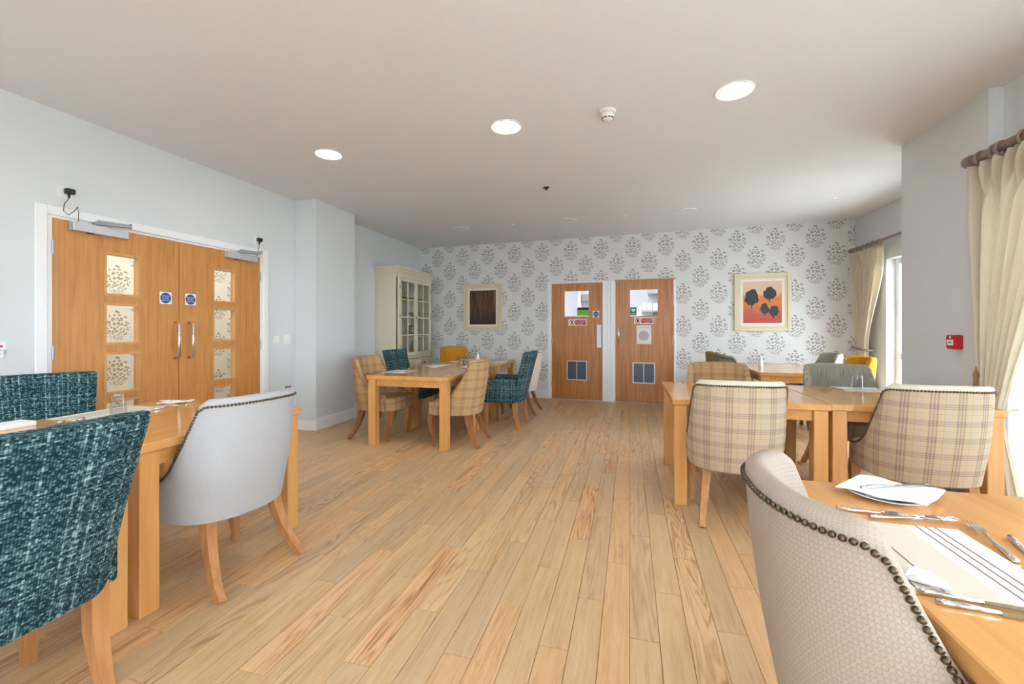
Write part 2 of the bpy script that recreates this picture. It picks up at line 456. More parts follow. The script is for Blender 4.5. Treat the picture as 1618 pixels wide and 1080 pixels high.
# floor: every plank a piece; the nearest 300 in view are objects of their own
fl = MB().box(-4.1, 3.3, YREAR - 0.1, 8.2, -0.06, -0.0105).build('floor', 'subfloor'); tag(fl, kind='structure')
PW, PL, GAP = 0.115, 0.92, 0.0009
def visible(x, y):
    zc = -_s * x + _c * y; xc = _c * x + _s * y
    if zc < 0.2: return None
    px = 809 + F * xc / zc; py = 519 + F * CAMH / zc
    return zc if -30 < px < 1648 and 520 < py < 1110 else None
planks = []
for i in range(int(-4.0 / PW) - 1, int(3.2 / PW) + 1):
    o = ((i * 0.381966) % 1.0) * PL
    for j in range(-6, 11):
        x0, x1 = max(i * PW, XL), min((i + 1) * PW, XR)
        y0, y1 = max(o + j * PL, YREAR), min(o + (j + 1) * PL, yback(i * PW) + 0.06)
        if x1 - x0 < 0.005 or y1 - y0 < 0.01: continue
        if x0 > XW + 0.05 and y1 < 4.5: continue
        if x0 > XW - 0.05 and y0 < 4.5 < y1: y0 = 4.5
        d = [visible(x, y) for x in (x0, x1) for y in (y0, (y0 + y1) / 2, y1)]
        d = [q for q in d if q]; planks.append((sum(d) / len(d) if d else 99, x0, x1, y0, y1))
planks.sort(); rest = MB(); cache = {}
for k, (d, x0, x1, y0, y1) in enumerate(planks):
    if k < 300:
        key = (round(x1 - x0, 4), round(y1 - y0, 4))
        if key not in cache:
            ob = MB().box(-key[0] / 2 + GAP, key[0] / 2 - GAP, -key[1] / 2 + GAP, key[1] / 2 - GAP, -0.010, 0.0, 0.0009).build('floor_plank', 'floor', fl); cache[key] = ob.data
        else:
            ob = bpy.data.objects.new('floor_plank', cache[key]); COL.objects.link(ob); ob.parent = fl
        ob.location = ((x0 + x1) / 2, (y0 + y1) / 2, 0)
    else: rest.box(x0 + GAP, x1 - GAP, y0 + GAP, y1 - GAP, -0.010, 0.0)
tag(rest.build('floor_planks', 'floor', fl), kind='stuff')

tag(MB().box(-4.2, 3.4, YREAR - 0.2, 8.3, H, H + 0.1).build('ceiling', 'ceil'), kind='structure')

# left wall (local x = world +y, room side = local -y); double door opening
R90 = PI / 2
wl = struct('wall_left', (XL, 0, 0), R90)
DL0, DL1, DH = 2.185, 4.105, 2.06
wall_with_holes(MB(), YREAR, 8.1, 0, H, [(DL0, DL1, 0, DH)]).build('wall_surface', 'wall', wl)
tag(MB().box(4.61, 5.40, -0.30, 0, 0, H).build('column', 'wall', wl))
# back wall with two door openings (local x along the wall from the left corner)
wb = struct('wall_back', (XL, YB, 0), PHI)
U1a, U1b, U2a, U2b = 2.645, 3.585, 3.745, 4.735
wall_with_holes(MB(), -0.05, 7.35, 0, H, [(U1a, U1b, 0, 2.055), (U2a, U2b, 0, 2.055)]).build('wall_surface', 'paper_wall', wb)
# right side: bay wall with glazed doors, pier, near window wall, rear wall
RM90 = -PI / 2
wr = struct('wall_right', (0, 0, 0), 0)
def yzwall(x, y0, y1, holes, thick=0.25):
    b = MB(); wall_with_holes(b, y0, y1, 0, H, holes, 0, thick)
    return MB().add([(x + p[1], p[0], p[2]) for p in b.v], b.f)
yzwall(XR, 4.3, 7.7, [(4.72, 6.66, 0.0, 2.12)], 0.30).build('bay_wall', 'wall', wr)
MB().box(XP, XR + 0.22, 3.62, 4.585, 0, H).build('pier', 'wall', wr)
yzwall(XW, YREAR - 0.1, 3.62, [(0.1, 3.585, 0.0, 2.15), (-2.6, -0.6, 0.8, 2.15)]).build('window_wall', 'wall', wr)
wq = struct('wall_rear', (XL, YREAR, 0), 0)
b = MB(); wall_with_holes(b, -0.1, 7.4, 0, H, [(0.9, 2.9, 0.85, 2.15), (3.7, 5.7, 0.85, 2.15)], -0.2, 0.0); b.build('wall_surface', 'wall', wq)

# skirting
def skirt(name, segs, loc=(0, 0, 0), rotz=0.0):
    r = struct(name, loc, rotz); b = MB()
    for u0, u1, off in segs:
        b.box(u0, u1, off - 0.016, off, 0.0, 0.115); b.box(u0, u1, off - 0.011, off, 0.115, 0.130); b.box(u0, u1, off - 0.006, off, 0.130, 0.142)
    b.build('skirting_board', 'white', r); return r
skirt('baseboard_left', [(YREAR, 2.145, 0), (4.18, 4.61, 0), (4.594, 5.416, -0.30), (5.40, 8.0, 0)], (XL, 0, 0), R90)
r = struct('baseboard_column'); 
for y0, y1 in ((4.594, 4.61), (5.40, 5.416)):
    MB().box(XL, XL + 0.30, y0, y1, 0, 0.115).build('skirting_return', 'white', r)
skirt('baseboard_back', [(0.0, 2.59, 0), (4.74, 7.2, 0)], (XL, YB, 0), PHI)
skirt('baseboard_right', [(-4.585, -3.62, 0)], (XP, 0, 0), RM90)
# door frames and architraves
def architrave(name, u0, u1, zt, w, loc, rotz, proud=0.018, sides=(1, 1)):
    r = struct(name, loc, rotz)
    if sides[0]: MB().box(u0 - w, u0, -proud, 0, 0, zt + w, 0.004).build('architrave', 'white', r)
    if sides[1]: MB().box(u1, u1 + w, -proud, 0, 0, zt + w, 0.004).build('architrave', 'white', r)
    MB().box(u0, u1, -proud, 0, zt, zt + w, 0.004).build('architrave', 'white', r)
    for a, c in ((u0, u0 + 0.034), (u1 - 0.034, u1)): MB().box(a, c, 0.0, 0.12, 0, zt).build('door_lining', 'white', r)
    MB().box(u0 + 0.034, u1 - 0.034, 0.0, 0.12, zt - 0.018, zt).build('door_lining', 'white', r)
    return r
architrave('trim_1', 2.187, 4.105, 2.056, 0.066, (XL, 0, 0), R90)
# the two kitchen doors share a white post
r = struct('trim_2', (XL, YB, 0), PHI)
MB().box(2.594, 2.662, -0.018, 0.12, 0, 2.07, 0.004).build('architrave', 'white', r)
MB().box(3.560, 3.640, -0.022, 0.12, 0, 2.055, 0.004).build('frame_post', 'white', r)
MB().box(3.640, 3.700, -0.012, 0.12, 0, 2.055, 0.004).build('frame_post', 'white', r)
MB().box(3.700, 3.768, -0.022, 0.12, 0, 2.055, 0.004).build('frame_post', 'white', r)
MB().box(2.594, 3.768, -0.018, 0.10, 2.036, 2.062, 0.003).build('frame_head', 'white', r)
MB().box(3.768, 4.740, -0.018, 0.10, 2.046, 2.066, 0.003).build('frame_head', 'lipping', r)
MB().box(4.712, 4.740, -0.018, 0.12, 0, 2.046, 0.003).build('frame_post', 'white', r)
MB().box(2.662, 4.712, -0.03, 0.06, -0.004, 0.006).build('threshold_strip', 'silver', r)

# ------------------------------------------------------------------ doors
def leaf_mesh(w, h, holes, t=0.044):
    b = MB(); wall_with_holes(b, 0, w, 0, h, holes, 0, t) if len({q[:2] for q in holes}) == len(holes) else None
    return b
def leaf_column(w, h, ua, ub, rows, t=0.044):
    b = MB().box(0, ua, 0, t, 0, h).box(ub, w, 0, t, 0, h); cur = 0
    for za, zb in sorted(rows):
        b.box(ua, ub, 0, t, cur, za); cur = zb
    return b.box(ua, ub, 0, t, cur, h)
def glazing(leaf, ua, ub, za, zb, t=0.044, bead='lipping', bw=0.018):
    f = MB().box(ua, ua + bw, -0.006, t + 0.004, za, zb).box(ub - bw, ub, -0.006, t + 0.004, za, zb)
    f.box(ua + bw, ub - bw, -0.006, t + 0.004, za, za + bw).box(ua + bw, ub - bw, -0.006, t + 0.004, zb - bw, zb)
    f.build('glazing_bead', bead, leaf)
    MB().box(ua + bw, ub - bw, t / 2 - 0.003, t / 2 + 0.003, za + bw, zb - bw).build('pane', 'pane', leaf)
def hinge(leaf, u, z):
    MB().lathe([(0.007, -0.05), (0.007, 0.05)], 10, (u, -0.006, z)).box(u - 0.012, u + 0.012, -0.001, 0.003, z - 0.05, z + 0.05).build('hinge', 'steel', leaf, 'auto')
def pull(leaf, u, z0, z1, name='pull_handle', r=0.011):
    pts = [(u, 0, z0), (u, -0.035, z0), (u, -0.055, z0 + 0.018), (u, -0.055, z1 - 0.018), (u, -0.035, z1), (u, 0, z1)]
    MB().tube(pts, r, 12).build(name, 'chrome', leaf, True)
def disc_sign(leaf, u, z, s, lines, ts=0.011):
    g = MB().box(u - s / 2, u + s / 2, -0.0015, 0, z - s / 2, z + s / 2).build('fire_door_sign', 'signwhite', leaf)
    d = MB().lathe([(s * 0.45, 0), (s * 0.45, 0.0006)], 32, (u, -0.0015, z), 'y').build('blue_disc', 'signblue', leaf)
    for k, l in enumerate(lines): text('sign_lettering', l, ts, 'signwhite', leaf, (u, -0.0024, z + (len(lines) / 2 - 0.5 - k) * ts * 1.15))

d1 = struct('door_1', (XL, 0, 0), R90)
LW = 0.9215; LH = 2.032
rows = [(1.498, 1.842), (1.106, 1.440), (0.714, 1.044), (0.330, 0.660)]
def panelled_leaf(u, hinge_left):
    ua, ub = (0.322, 0.592) if hinge_left else (0.336, 0.606)
    lf = leaf_column(LW, LH, ua, ub, rows).build('door_leaf', 'oak', d1, loc=(u, 0.002, 0.006))
    for za, zb in rows: glazing(lf, ua, ub, za, zb)
    hu = 0.0 if hinge_left else LW
    for z in (1.82, 1.06, 0.25): hinge(lf, hu, z)
    pu = LW - 0.036 if hinge_left else 0.092
    pull(lf, pu, 0.965, 1.29)
    disc_sign(lf, LW - 0.118 if hinge_left else 0.108, 1.508, 0.105, ['Automatic', 'fire door', 'keep clear'], 0.0165)
    # overhead closer with its folded arm
    c0 = 0.095 if hinge_left else LW - 0.455; c1 = c0 + 0.37
    body = MB().box(c0, c1, -0.058, 0, LH - 0.072, LH - 0.006, 0.004).build('door_closer', 'silver', lf)
    MB().box(c0 + 0.10, c0 + 0.15, -0.03, -0.02, LH - 0.078, LH - 0.071).build('closer_valve', 'black', lf)
    pv = c0 + 0.15; e = pv + 0.27 if hinge_left else c1 + 0.0
    MB().tube([(pv, -0.03, LH - 0.006), (pv, -0.03, LH + 0.012)], 0.012, 10).build('closer_spindle', 'steel', lf, True)
    MB().tube([(pv, -0.03, LH + 0.012), (pv + 0.19, -0.12, LH + 0.018)], [0.011, 0.009], 4, True).build('closer_arm', 'grey', lf)
    MB().tube([(pv + 0.19, -0.12, LH + 0.026), (pv + 0.02, -0.02, LH + 0.032)], [0.009, 0.009], 4, True).build('closer_arm', 'grey', lf)
    MB().tube([(pv + 0.19, -0.12, LH + 0.006), (pv + 0.19, -0.12, LH + 0.04)], 0.010, 8).build('arm_pivot', 'steel', lf, True)
    return lf
panelled_leaf(2.223, True); panelled_leaf(2.223 + LW + 0.005, False)

def kitchen_door(name, u0, w, h, win, vent, parent_rot):
    d = struct(name, (XL, YB, 0), PHI)
    wa, wb_, za, zb = win
    lf = leaf_column(w, h, wa, wb_, [(za, zb)]).build('door_leaf', 'oakdark', d, loc=(u0, 0.006, 0.010))
    glazing(lf, wa, wb_, za, zb, bead='oakdark', bw=0.010)
    va, vb, ya, yb = vent
    b = MB().box(va, vb, -0.012, 0, ya, ya + 0.018).box(va, vb, -0.012, 0, yb - 0.018, yb).box(va, va + 0.018, -0.012, 0, ya, yb).box(vb - 0.018, vb, -0.012, 0, ya, yb)
    g = b.box((va + vb) / 2 - 0.006, (va + vb) / 2 + 0.006, -0.012, 0, ya, yb).build('vent_frame', 'silver', lf)
    MB().box(va + 0.016, vb - 0.016, -0.002, 0, ya + 0.016, yb - 0.016).build('vent_back', 'grille', lf)
    sl = None; zz = ya + 0.028
    while zz < yb - 0.022:
        if sl is None: sl = MB().box(va + 0.018, vb - 0.018, -0.009, -0.002, -0.004, 0.004).build('louvre_slat', 'grille', lf); me = sl.data; sl.location.z = zz; sl.rotation_euler.x = 0.0
        else:
            o = bpy.data.objects.new('louvre_slat', me); COL.objects.link(o); o.parent = lf; o.location.z = zz
        zz += 0.0145
    return lf
def red_sign(lf, u0, u1, z0, z1):
    MB().box(u0, u1, -0.002, 0, z0, z1, 0.0).build('warning_sign', 'signwhite', lf)
    h = z1 - z0; c = u0 + h * 0.55
    MB().box(c + h * 0.5, u1 - h * 0.1, -0.0028, -0.002, z0 + h * 0.12, z1 - h * 0.12).build('red_panel', 'signred', lf)
    MB().lathe([(h * 0.42, 0), (h * 0.42, 0.0006)], 28, (c, -0.002, (z0 + z1) / 2), 'y').build('prohibition_ring', 'signred', lf)
    MB().lathe([(h * 0.33, 0), (h * 0.33, 0.0006)], 28, (c, -0.0026, (z0 + z1) / 2), 'y').build('ring_centre', 'signwhite', lf)
    zc = (z0 + z1) / 2
    MB().prism([(c - .012, zc - .026), (c + .012, zc - .026), (c + .016, zc), (c + .02, zc + .012), (c + .012, zc + .012), (c + .008, zc + .03), (c - .010, zc + .03), (c - .018, zc + .006)], -0.0036, -0.0032).build('hand_symbol', 'ink', lf)
    b = MB().tube([(c - h * .26, -0.0038, zc + h * .26), (c + h * .26, -0.0038, zc - h * .26)], 0.004, 4); b.build('prohibition_bar', 'signred', lf)
    for k, l in enumerate(('No unauthorised', 'persons beyond', 'this point')): text('sign_lettering', l, 0.024, 'signwhite', lf, ((c + h * .5 + u1 - h * .1) / 2, -0.0034, zc + (1 - k) * 0.027))
k1 = kitchen_door('door_2', 2.667, 0.888, 2.020, (0.216, 0.668, 1.434, 1.898), (0.272, 0.628, 0.33, 0.675), PHI)
for z in (1.75, 1.0, 0.25): hinge(k1, 0.0, z)
red_sign(k1, 0.302, 0.616, 1.285, 1.397)
disc_sign(k1, 0.780, 1.48, 0.108, ['Fire door', 'keep shut'], 0.019)
MB().box(0.795, 0.872, -0.0025, 0, 0.905, 1.297, 0.001).build('push_plate', 'steel', k1)
q = MB().box(0.455, 0.657, 0.006, 0.010, 1.456, 1.600).build('glass_notice', 'ink', k1)
MB().box(0.462, 0.650, 0.004, 0.006, 1.462, 1.556).build('notice_lime_panel', 'lime', k1)
for zz in (1.535, 1.512, 1.489): MB().box(0.48, 0.632, 0.003, 0.004, zz, zz + 0.007).build('notice_line', 'signgreen', k1)
k2 = kitchen_door('door_3', 3.776, 0.926, 2.034, (0.226, 0.690, 1.430, 1.892), (0.282, 0.640, 0.318, 0.668), PHI)
for z in (1.75, 1.0, 0.25): hinge(k2, 0.926, z)
red_sign(k2, 0.306, 0.612, 1.310, 1.420)
pull(k2, 0.058, 0.965, 1.275)
MB().box(0.345, 0.580, -0.002, 0, 0.975, 1.285).build('paper_notice', 'sheet', k2)
MB().lathe([(0.082, 0), (0.082, 0.0008)], 32, (0.4625, -0.002, 1.115), 'y').build('round_print', 'mauve', k2)
MB().box(0.375, 0.55, -0.003, -0.002, 1.245, 1.251).build('notice_line', 'grey', k2)
MB().box(0.240, 0.345, 0.006, 0.010, 1.452, 1.590).build('defibrillator_sign', 'signgreen', k2)
MB().prism([(0.2925, 1.508), (0.262, 1.538), (0.262, 1.556), (0.276, 1.566), (0.2925, 1.554), (0.309, 1.566), (0.323, 1.556), (0.323, 1.538)], 0.004, 0.006).build('heart_symbol', 'signwhite', k2)
MB().prism([(0.298, 1.557), (0.284, 1.535), (0.292, 1.535), (0.288, 1.516), (0.302, 1.539), (0.294, 1.539)], 0.003, 0.004).build('bolt_symbol', 'signgreen', k2)
text('sign_lettering', 'AED', 0.034, 'signwhite', k2, (0.2925, 0.004, 1.480))

# ------------------------------------------------------------------ rooms seen through the door panes
co = struct('wall_corridor', (XL - 1.75, 0, 0), R90)
MB().box(1.0, 6.2, 0, 0.1, 0, 2.6).build('wall_surface', 'corridor', co)
MB().box(1.0, 6.2, -1.63, 0, 2.6, 2.66).build('corridor_ceiling', 'ceil', co)
MB().box(1.0, 6.2, -1.63, 0, -0.05, -0.004).build('corridor_floor', 'subfloor', co)
MB().box(0.95, 1.0, -1.63, 0, 0, 2.6).build('corridor_end', 'wall', co); MB().box(6.2, 6.25, -1.63, 0, 0, 2.6).build('corridor_end', 'wall', co)
for u in (2.0, 3.4, 4.8): MB().lathe([(0.14, 0), (0.14, 0.02)], 24, (u, -0.9, 2.57)).build('corridor_lamp', 'corrlamp', co)
MB().box(2.74, 2.95, -0.02, 0, 0, 2.05).build('corridor_door_frame', 'white', co)
for u in (2.33, 3.62): MB().lathe([(0.035, 0), (0.035, 0.05), (0.012, 0.055)], 16, (u, -0.02, 0.98), 'y').build('corridor_door_knob', 'brass', co, True)
ki = struct('wall_kitchen', (XL, YB, 0), PHI)
MB().box(1.6, 6.4, 3.2, 3.3, 0, 2.7).build('wall_surface', 'tile', ki)
MB().box(1.55, 1.6, 0.12, 3.2, 0, 2.7).build('wall_surface', 'tile', ki); MB().box(6.4, 6.45, 0.12, 3.2, 0, 2.7).build('wall_surface', 'tile', ki)
MB().box(1.6, 6.4, 0.12, 3.2, 2.7, 2.76).build('kitchen_ceiling', 'ceil', ki)
MB().box(1.6, 6.4, 0.12, 3.2, -0.05, -0.004).build('kitchen_floor', 'grey', ki)
for u in (2.3, 3.5, 4.7, 5.8): MB().box(u, u + 0.6, 1.2, 1.8, 2.66, 2.70).build('kitchen_light_panel', 'tube', ki)
MB().box(2.60, 2.66, 2.9, 3.2, 0, 2.3).build('service_duct', 'white', ki)
MB().box(2.70, 2.93, 2.85, 3.2, 1.90, 2.06).build('air_unit', 'grey', ki)
MB().box(4.3, 6.3, 2.5, 3.2, 0, 0.9).build('worktop_unit', 'steel', ki)
MB().box(4.20, 4.75, 2.55, 3.2, 2.02, 2.30).build('extractor_hood', 'steel', ki)
MB().box(4.30, 5.9, 3.15, 3.2, 1.1, 1.78).build('splashback', 'grey', ki)
for k in range(5): MB().lathe([(0.05, 0), (0.055, 0.16)], 14, (4.12 + k * 0.12, 2.9, 1.66)).build('storage_jar', 'white', ki, 'auto')
MB().box(4.0, 4.55, 2.8, 3.16, 1.62, 1.66).build('kitchen_shelf', 'steel', ki)

# ------------------------------------------------------------------ windows (frames, panes) and outside
def window(name, x, y0, y1, z0, z1, posts, rails, fw=0.06, xo=0.10):
    r = struct(name)
    for a in [y0, y1 - fw] + list(posts): MB().box(x + xo, x + xo + 0.06, a, a + fw, z0, z1, 0.004).build('window_frame', 'white', r)
    ys = sorted([y0 + fw, y1 - fw] + [p for p in posts] + [p + fw for p in posts])
    for a, bq in zip(ys[0::2], ys[1::2]):
        for z in [z0, z1 - fw] + list(rails): MB().box(x + xo, x + xo + 0.06, a, bq, z, z + fw, 0.004).build('window_rail', 'white', r)
        zs = sorted([z0 + fw, z1 - fw] + list(rails) + [q + fw for q in rails])
        for c, d in zip(zs[0::2], zs[1::2]): MB().box(x + xo + 0.026, x + xo + 0.034, a, bq, c, d).build('pane', 'pane', r)
    return r
window('window_1', XR, 4.72, 6.66, 0.0, 2.12, (5.30, 5.66, 6.02), (0.86,), 0.07, 0.10)
window('window_2', XW, 0.1, 3.585, 0.0, 2.15, (0.9, 1.7, 2.5), (0.86,), 0.07)
window('window_3', XW, -2.6, -0.6, 0.8, 2.15, (-1.63,), (), 0.06)
r = struct('window_4', (0, YREAR, 0))
for x0, x1 in ((-3.1, -1.1), (-0.3, 1.7)):
    for a in (x0, (x0 + x1) / 2 - 0.03, x1 - 0.06): MB().box(a, a + 0.06, -0.14, -0.08, 0.85, 2.15).build('window_frame', 'white', r)
    for z in (0.85, 2.09): MB().box(x0, x1, -0.14, -0.08, z, z + 0.06).build('window_rail', 'white', r)
    MB().box(x0 + 0.05, x1 - 0.05, -0.115, -0.107, 0.9, 2.1).build('pane', 'pane', r)
tag(MB().box(-30, 30, -30, 30, -0.3, -0.2).build('ground', 'paving'), kind='structure')

# ------------------------------------------------------------------ tables
def make_table(name, label, x0, x1, y0, y1, group=None, zt=0.747):
    cx, cy = (x0 + x1) / 2, (y0 + y1) / 2; hx, hy = (x1 - x0) / 2 - 0.002, (y1 - y0) / 2 - 0.002
    t = thing(name, label, 'table', (cx, cy, 0), 0, group)
    MB().box(-hx, hx, -hy, hy, zt - 0.042, zt, 0.004).build('tabletop', 'table', t)
    L = 0.085; ins = 0.012
    for sx in (-1, 1):
        for sy in (-1, 1):
            xa, ya = sx * (hx - ins), sy * (hy - ins)
            MB().box(min(xa, xa - sx * L), max(xa, xa - sx * L), min(ya, ya - sy * L), max(ya, ya - sy * L), 0, zt - 0.042, 0.004).build('leg', 'tablex', t)
    a = hx - ins - L; c = hy - ins - 0.03
    for sy in (-1, 1): MB().box(-a, a, min(sy * c, sy * (c - 0.025)), max(sy * c, sy * (c - 0.025)), zt - 0.115, zt - 0.042).build('apron', 'table', t)
    a = hy - ins - L; c = hx - ins - 0.03
    for sx in (-1, 1): MB().box(min(sx * c, sx * (c - 0.025)), max(sx * c, sx * (c - 0.025)), -a, a, zt - 0.115, zt - 0.042).build('apron', 'table', t)
    return t
TZ = 0.747
G = 'square wooden dining tables'
make_table('dining_table', 'wooden dining table in front of the double doors, carrying a tumbler', -3.10, -2.0, 1.40, 2.36, G)
make_table('dining_table', 'wooden dining table at left photo edge behind the large teal chair', -3.10, -2.0, 0.42, 1.385, G)
make_table('dining_table', 'nearest wooden table of the row beside the glazed cabinet', -2.70, -1.77, 4.14, 5.045, G)
make_table('dining_table', 'middle wooden table of the row beside the glazed cabinet', -2.70, -1.77, 5.05, 5.95, G)
make_table('dining_table', 'farthest wooden table of the row beside the glazed cabinet', -2.70, -1.77, 5.955, 6.86, G)
make_table('dining_table', 'bare wooden table between two plaid chairs, left of a joined pair', 0.29, 1.265, 3.30, 4.35, G)
make_table('dining_table', 'wooden table with one tumbler against the pier, right of a joined pair', 1.27, 2.20, 3.33, 4.36, G)
make_table('dining_table', 'wooden table in bottom right corner laid with plate and cutlery', 0.50, 1.60, 0.62, 1.645, G)
make_table('dining_table', 'wooden table near back wall, in front of white bottle', 1.42, 2.30, 5.56, 6.33, G)
make_table('dining_table', 'farthest wooden table on the right, under the orange painting', 1.42, 2.30, 6.335, 7.12, G)

# ------------------------------------------------------------------ chairs
def tub_parts(root, outer, inner, legmat, nails=True, trim=None):
    """upholstered tub chair: curved back that sweeps down into low sides"""
    pts = []
    for k in range(7): pts.append((-0.275, 0.20 - k * 0.0300))
    n = 2.3
    for k in range(1, 24):
        th = -PI / 2 + PI * k / 24
        s, c = math.sin(th), math.cos(th)
        pts.append((0.275 * math.copysign(abs(s) ** (2 / n), s), 0.0 - 0.235 * abs(c) ** (2 / n)))
    for k in range(7): pts.append((0.275, 0.02 + k * 0.0300))
    N = len(pts); nor = []
    for k in range(N):
        a, b = Vector(pts[max(k - 1, 0)]), Vector(pts[min(k + 1, N - 1)]); d = (b - a).normalized(); nor.append(Vector((d.y, -d.x)))
        if nor[-1].dot(Vector((pts[k][0], pts[k][1] - 0.0))) < 0: nor[-1] = -nor[-1]
    def ztop(k):
        x, y = pts[k]; d = max(0.0, y + 0.11)
        return 0.50 + 0.415 * math.exp(-(d / 0.105) ** 1.2) + 0.008 * (1 - (x / 0.275) ** 2) * (1 if y < -0.1 else 0)
    def place(k, off, z):
        x, y = pts[k]; f = (z - 0.33); q = Vector((x, y)) + nor[k] * off
        return (q.x * (1 + 0.07 * f), q.y - 0.15 * f * (1.0 if True else 0), z)
    T = 0.058; rings = []; arc = [0.0]
    for k in range(1, N): arc.append(arc[-1] + (Vector(pts[k]) - Vector(pts[k - 1])).length)
    outl, inl = [], []
    for k in range(N):
        zt = ztop(k); z0 = 0.335; R = T / 2; ring = []; zz = zt - R
        for i in range(9):
            f = i / 8; z = z0 + (zz - z0) * f; ring.append(place(k, 0.012 * math.sin(PI * f), z))
        for i in range(1, 6):
            a = PI * i / 6; ring.append(place(k, -R + R * math.cos(a), zz + R * math.sin(a)))
        for i in range(6):
            f = i / 5; ring.append(place(k, -T, zz + (0.40 - zz) * f if zz > 0.40 else zz))
        rings.append(ring)
    so = [0, 1, 2, 3, 4, 5, 6, 7, 8]
    M = len(rings[0])
    def strip(a, b): return [r[a:b] for r in rings]
    zv = lambda a, i, off: rings[min(a, N - 1)][off + i][2]
    o = MB().loft(strip(0, 9), False, False, lambda a, i: (arc[min(a, N - 1)], zv(a, i, 0)))
    shell = o.build('back_shell', outer, root, True)
    i_ = MB().loft(strip(8, M), False, False, lambda a, i: (arc[min(a, N - 1)], 1.9 - 0.03 * i if i < 6 else zv(a, i, 8)))
    for e in (0, N - 1): i_.add(rings[e], [tuple(range(M))])
    i_.add([r[0] for r in rings], [tuple(range(N))])
    i_.build('inner_back', inner, root, True)
    if nails:
        b = MB(); acc = 0.0; prev = None; sp = 0.0155
        path = [Vector(place(k, 0.004, ztop(k) - T / 2 - 0.004)) for k in range(N)]
        for p, q in zip(path, path[1:]):
            L = (q - p).length; s = acc
            while s < L:
                c = p.lerp(q, s / L); b.lathe([(0.0012, -0.0066), (0.0056, -0.0036), (0.0066, 0.0), (0.0056, 0.0036), (0.0012, 0.0066)], 7, c[:]); s += sp
            acc = s - L
        tag(b.build('nailhead_trim', 'brass', root, True), 'dark brass nailhead trim', kind='stuff')
    elif trim:
        path = [place(k, 0.004, ztop(k) - T / 2) for k in range(N)]
        MB().tube(path, 0.005, 6).build('piping', trim, root, True)
    # seat cushion
    st = []
    outline = [(-0.262, 0.20), (-0.262, 0.255), (-0.235, 0.275), (0.235, 0.275), (0.262, 0.255), (0.262, 0.20), (0.215, 0.17), (0.21, -0.10), (0.13, -0.165), (-0.13, -0.165), (-0.21, -0.10), (-0.215, 0.17)]
    cen = Vector((0, 0.05))
    def sc(f, z, lift=0.0): return [(*(cen + (Vector(p) - cen) * f)[:], z) for p in outline]
    MB().loft([sc(0.985, 0.335), sc(1.0, 0.345), sc(1.0, 0.45), sc(0.985, 0.466), sc(0.92, 0.478), sc(0.6, 0.486), sc(0.2, 0.488)]).build('seat', inner, root, 'auto')
    for sx in (-1, 1):
        x = sx * 0.235
        pth = [(x, 0.235, 0.345), (x, 0.250, 0.28), (x, 0.240, 0.20), (x, 0.214, 0.11), (x, 0.206, 0.04), (x, 0.214, 0.0)]
        MB().tube(pth, [0.027, 0.027, 0.024, 0.018, 0.0155, 0.017], 4, True).build('leg', legmat, root, 'auto')
        x = sx * 0.185
        pth = [(x, -0.135, 0.345), (x * 1.03, -0.145, 0.27), (x * 1.10, -0.178, 0.17), (x * 1.20, -0.230, 0.07), (x * 1.26, -0.282, 0.0)]
        MB().tube(pth, [0.025, 0.024, 0.0215, 0.019, 0.017], 4, True).build('leg', legmat, root, 'auto')

def arm_parts(root, fab, legmat):
    """square armchair: raked tall back, low padded arms"""
    rings = []; lev = [(0.335, 0.94), (0.345, 0.985), (0.36, 1.0)] + [(0.36 + 0.56 * k / 9, 1.0) for k in range(1, 10)] + [(0.938, 0.985), (0.948, 0.95), (0.952, 0.90)]
    seg = 10; loops = []
    for z, s in lev:
        f = (z - 0.335) / 0.6; w = (0.255 + 0.042 * f ** 1.3) * (0.5 + 0.5 * s); t = 0.045 * s; ring = []
        def cy(x): return -0.215 - 0.13 * f - 0.02 * f * f + 0.32 * x * x
        front = [(-w + 2 * w * k / seg) for k in range(seg + 1)]
        for x in front:
            e = min(1.0, (w - abs(x)) / 0.02 + 0.35); ring.append((x, cy(x) + t * e, z))
        for x in reversed(front):
            e = min(1.0, (w - abs(x)) / 0.02 + 0.35); ring.append((x, cy(x) - t * e, z))
        loops.append(ring)
    n = len(loops[0])
    MB().loft(loops, True, True, lambda a, i: (loops[0][i % n][0] + (0.7 if i % n > seg else 0), loops[min(a, len(loops) - 1)][0][2])).build('backrest', fab, root, 'auto')
    for sx in (-1, 1):
        a, c = (0.222, 0.292) if sx > 0 else (-0.292, -0.222)
        MB().box(a, c, -0.215, 0.20, 0.335, 0.628, 0.018).build('arm', fab, root, 'auto')
    MB().box(-0.222, 0.222, -0.18, 0.215, 0.335, 0.40, 0.01).box(-0.222, 0.222, -0.17, 0.235, 0.40, 0.485, 0.022).build('seat', fab, root, 'auto')
    for sx in (-1, 1):
        x = sx * 0.245
        MB().tube([(x, 0.165, 0.34), (x, 0.165, 0.0)], [0.026, 0.017], 4, True).build('leg', legmat, root, 'auto')
        x = sx * 0.225
        MB().tube([(x, -0.195, 0.36), (x, -0.20, 0.2), (x, -0.225, 0.08), (x, -0.25, 0.0)], [0.027, 0.025, 0.021, 0.018], 4, True).build('leg', legmat, root, 'auto')

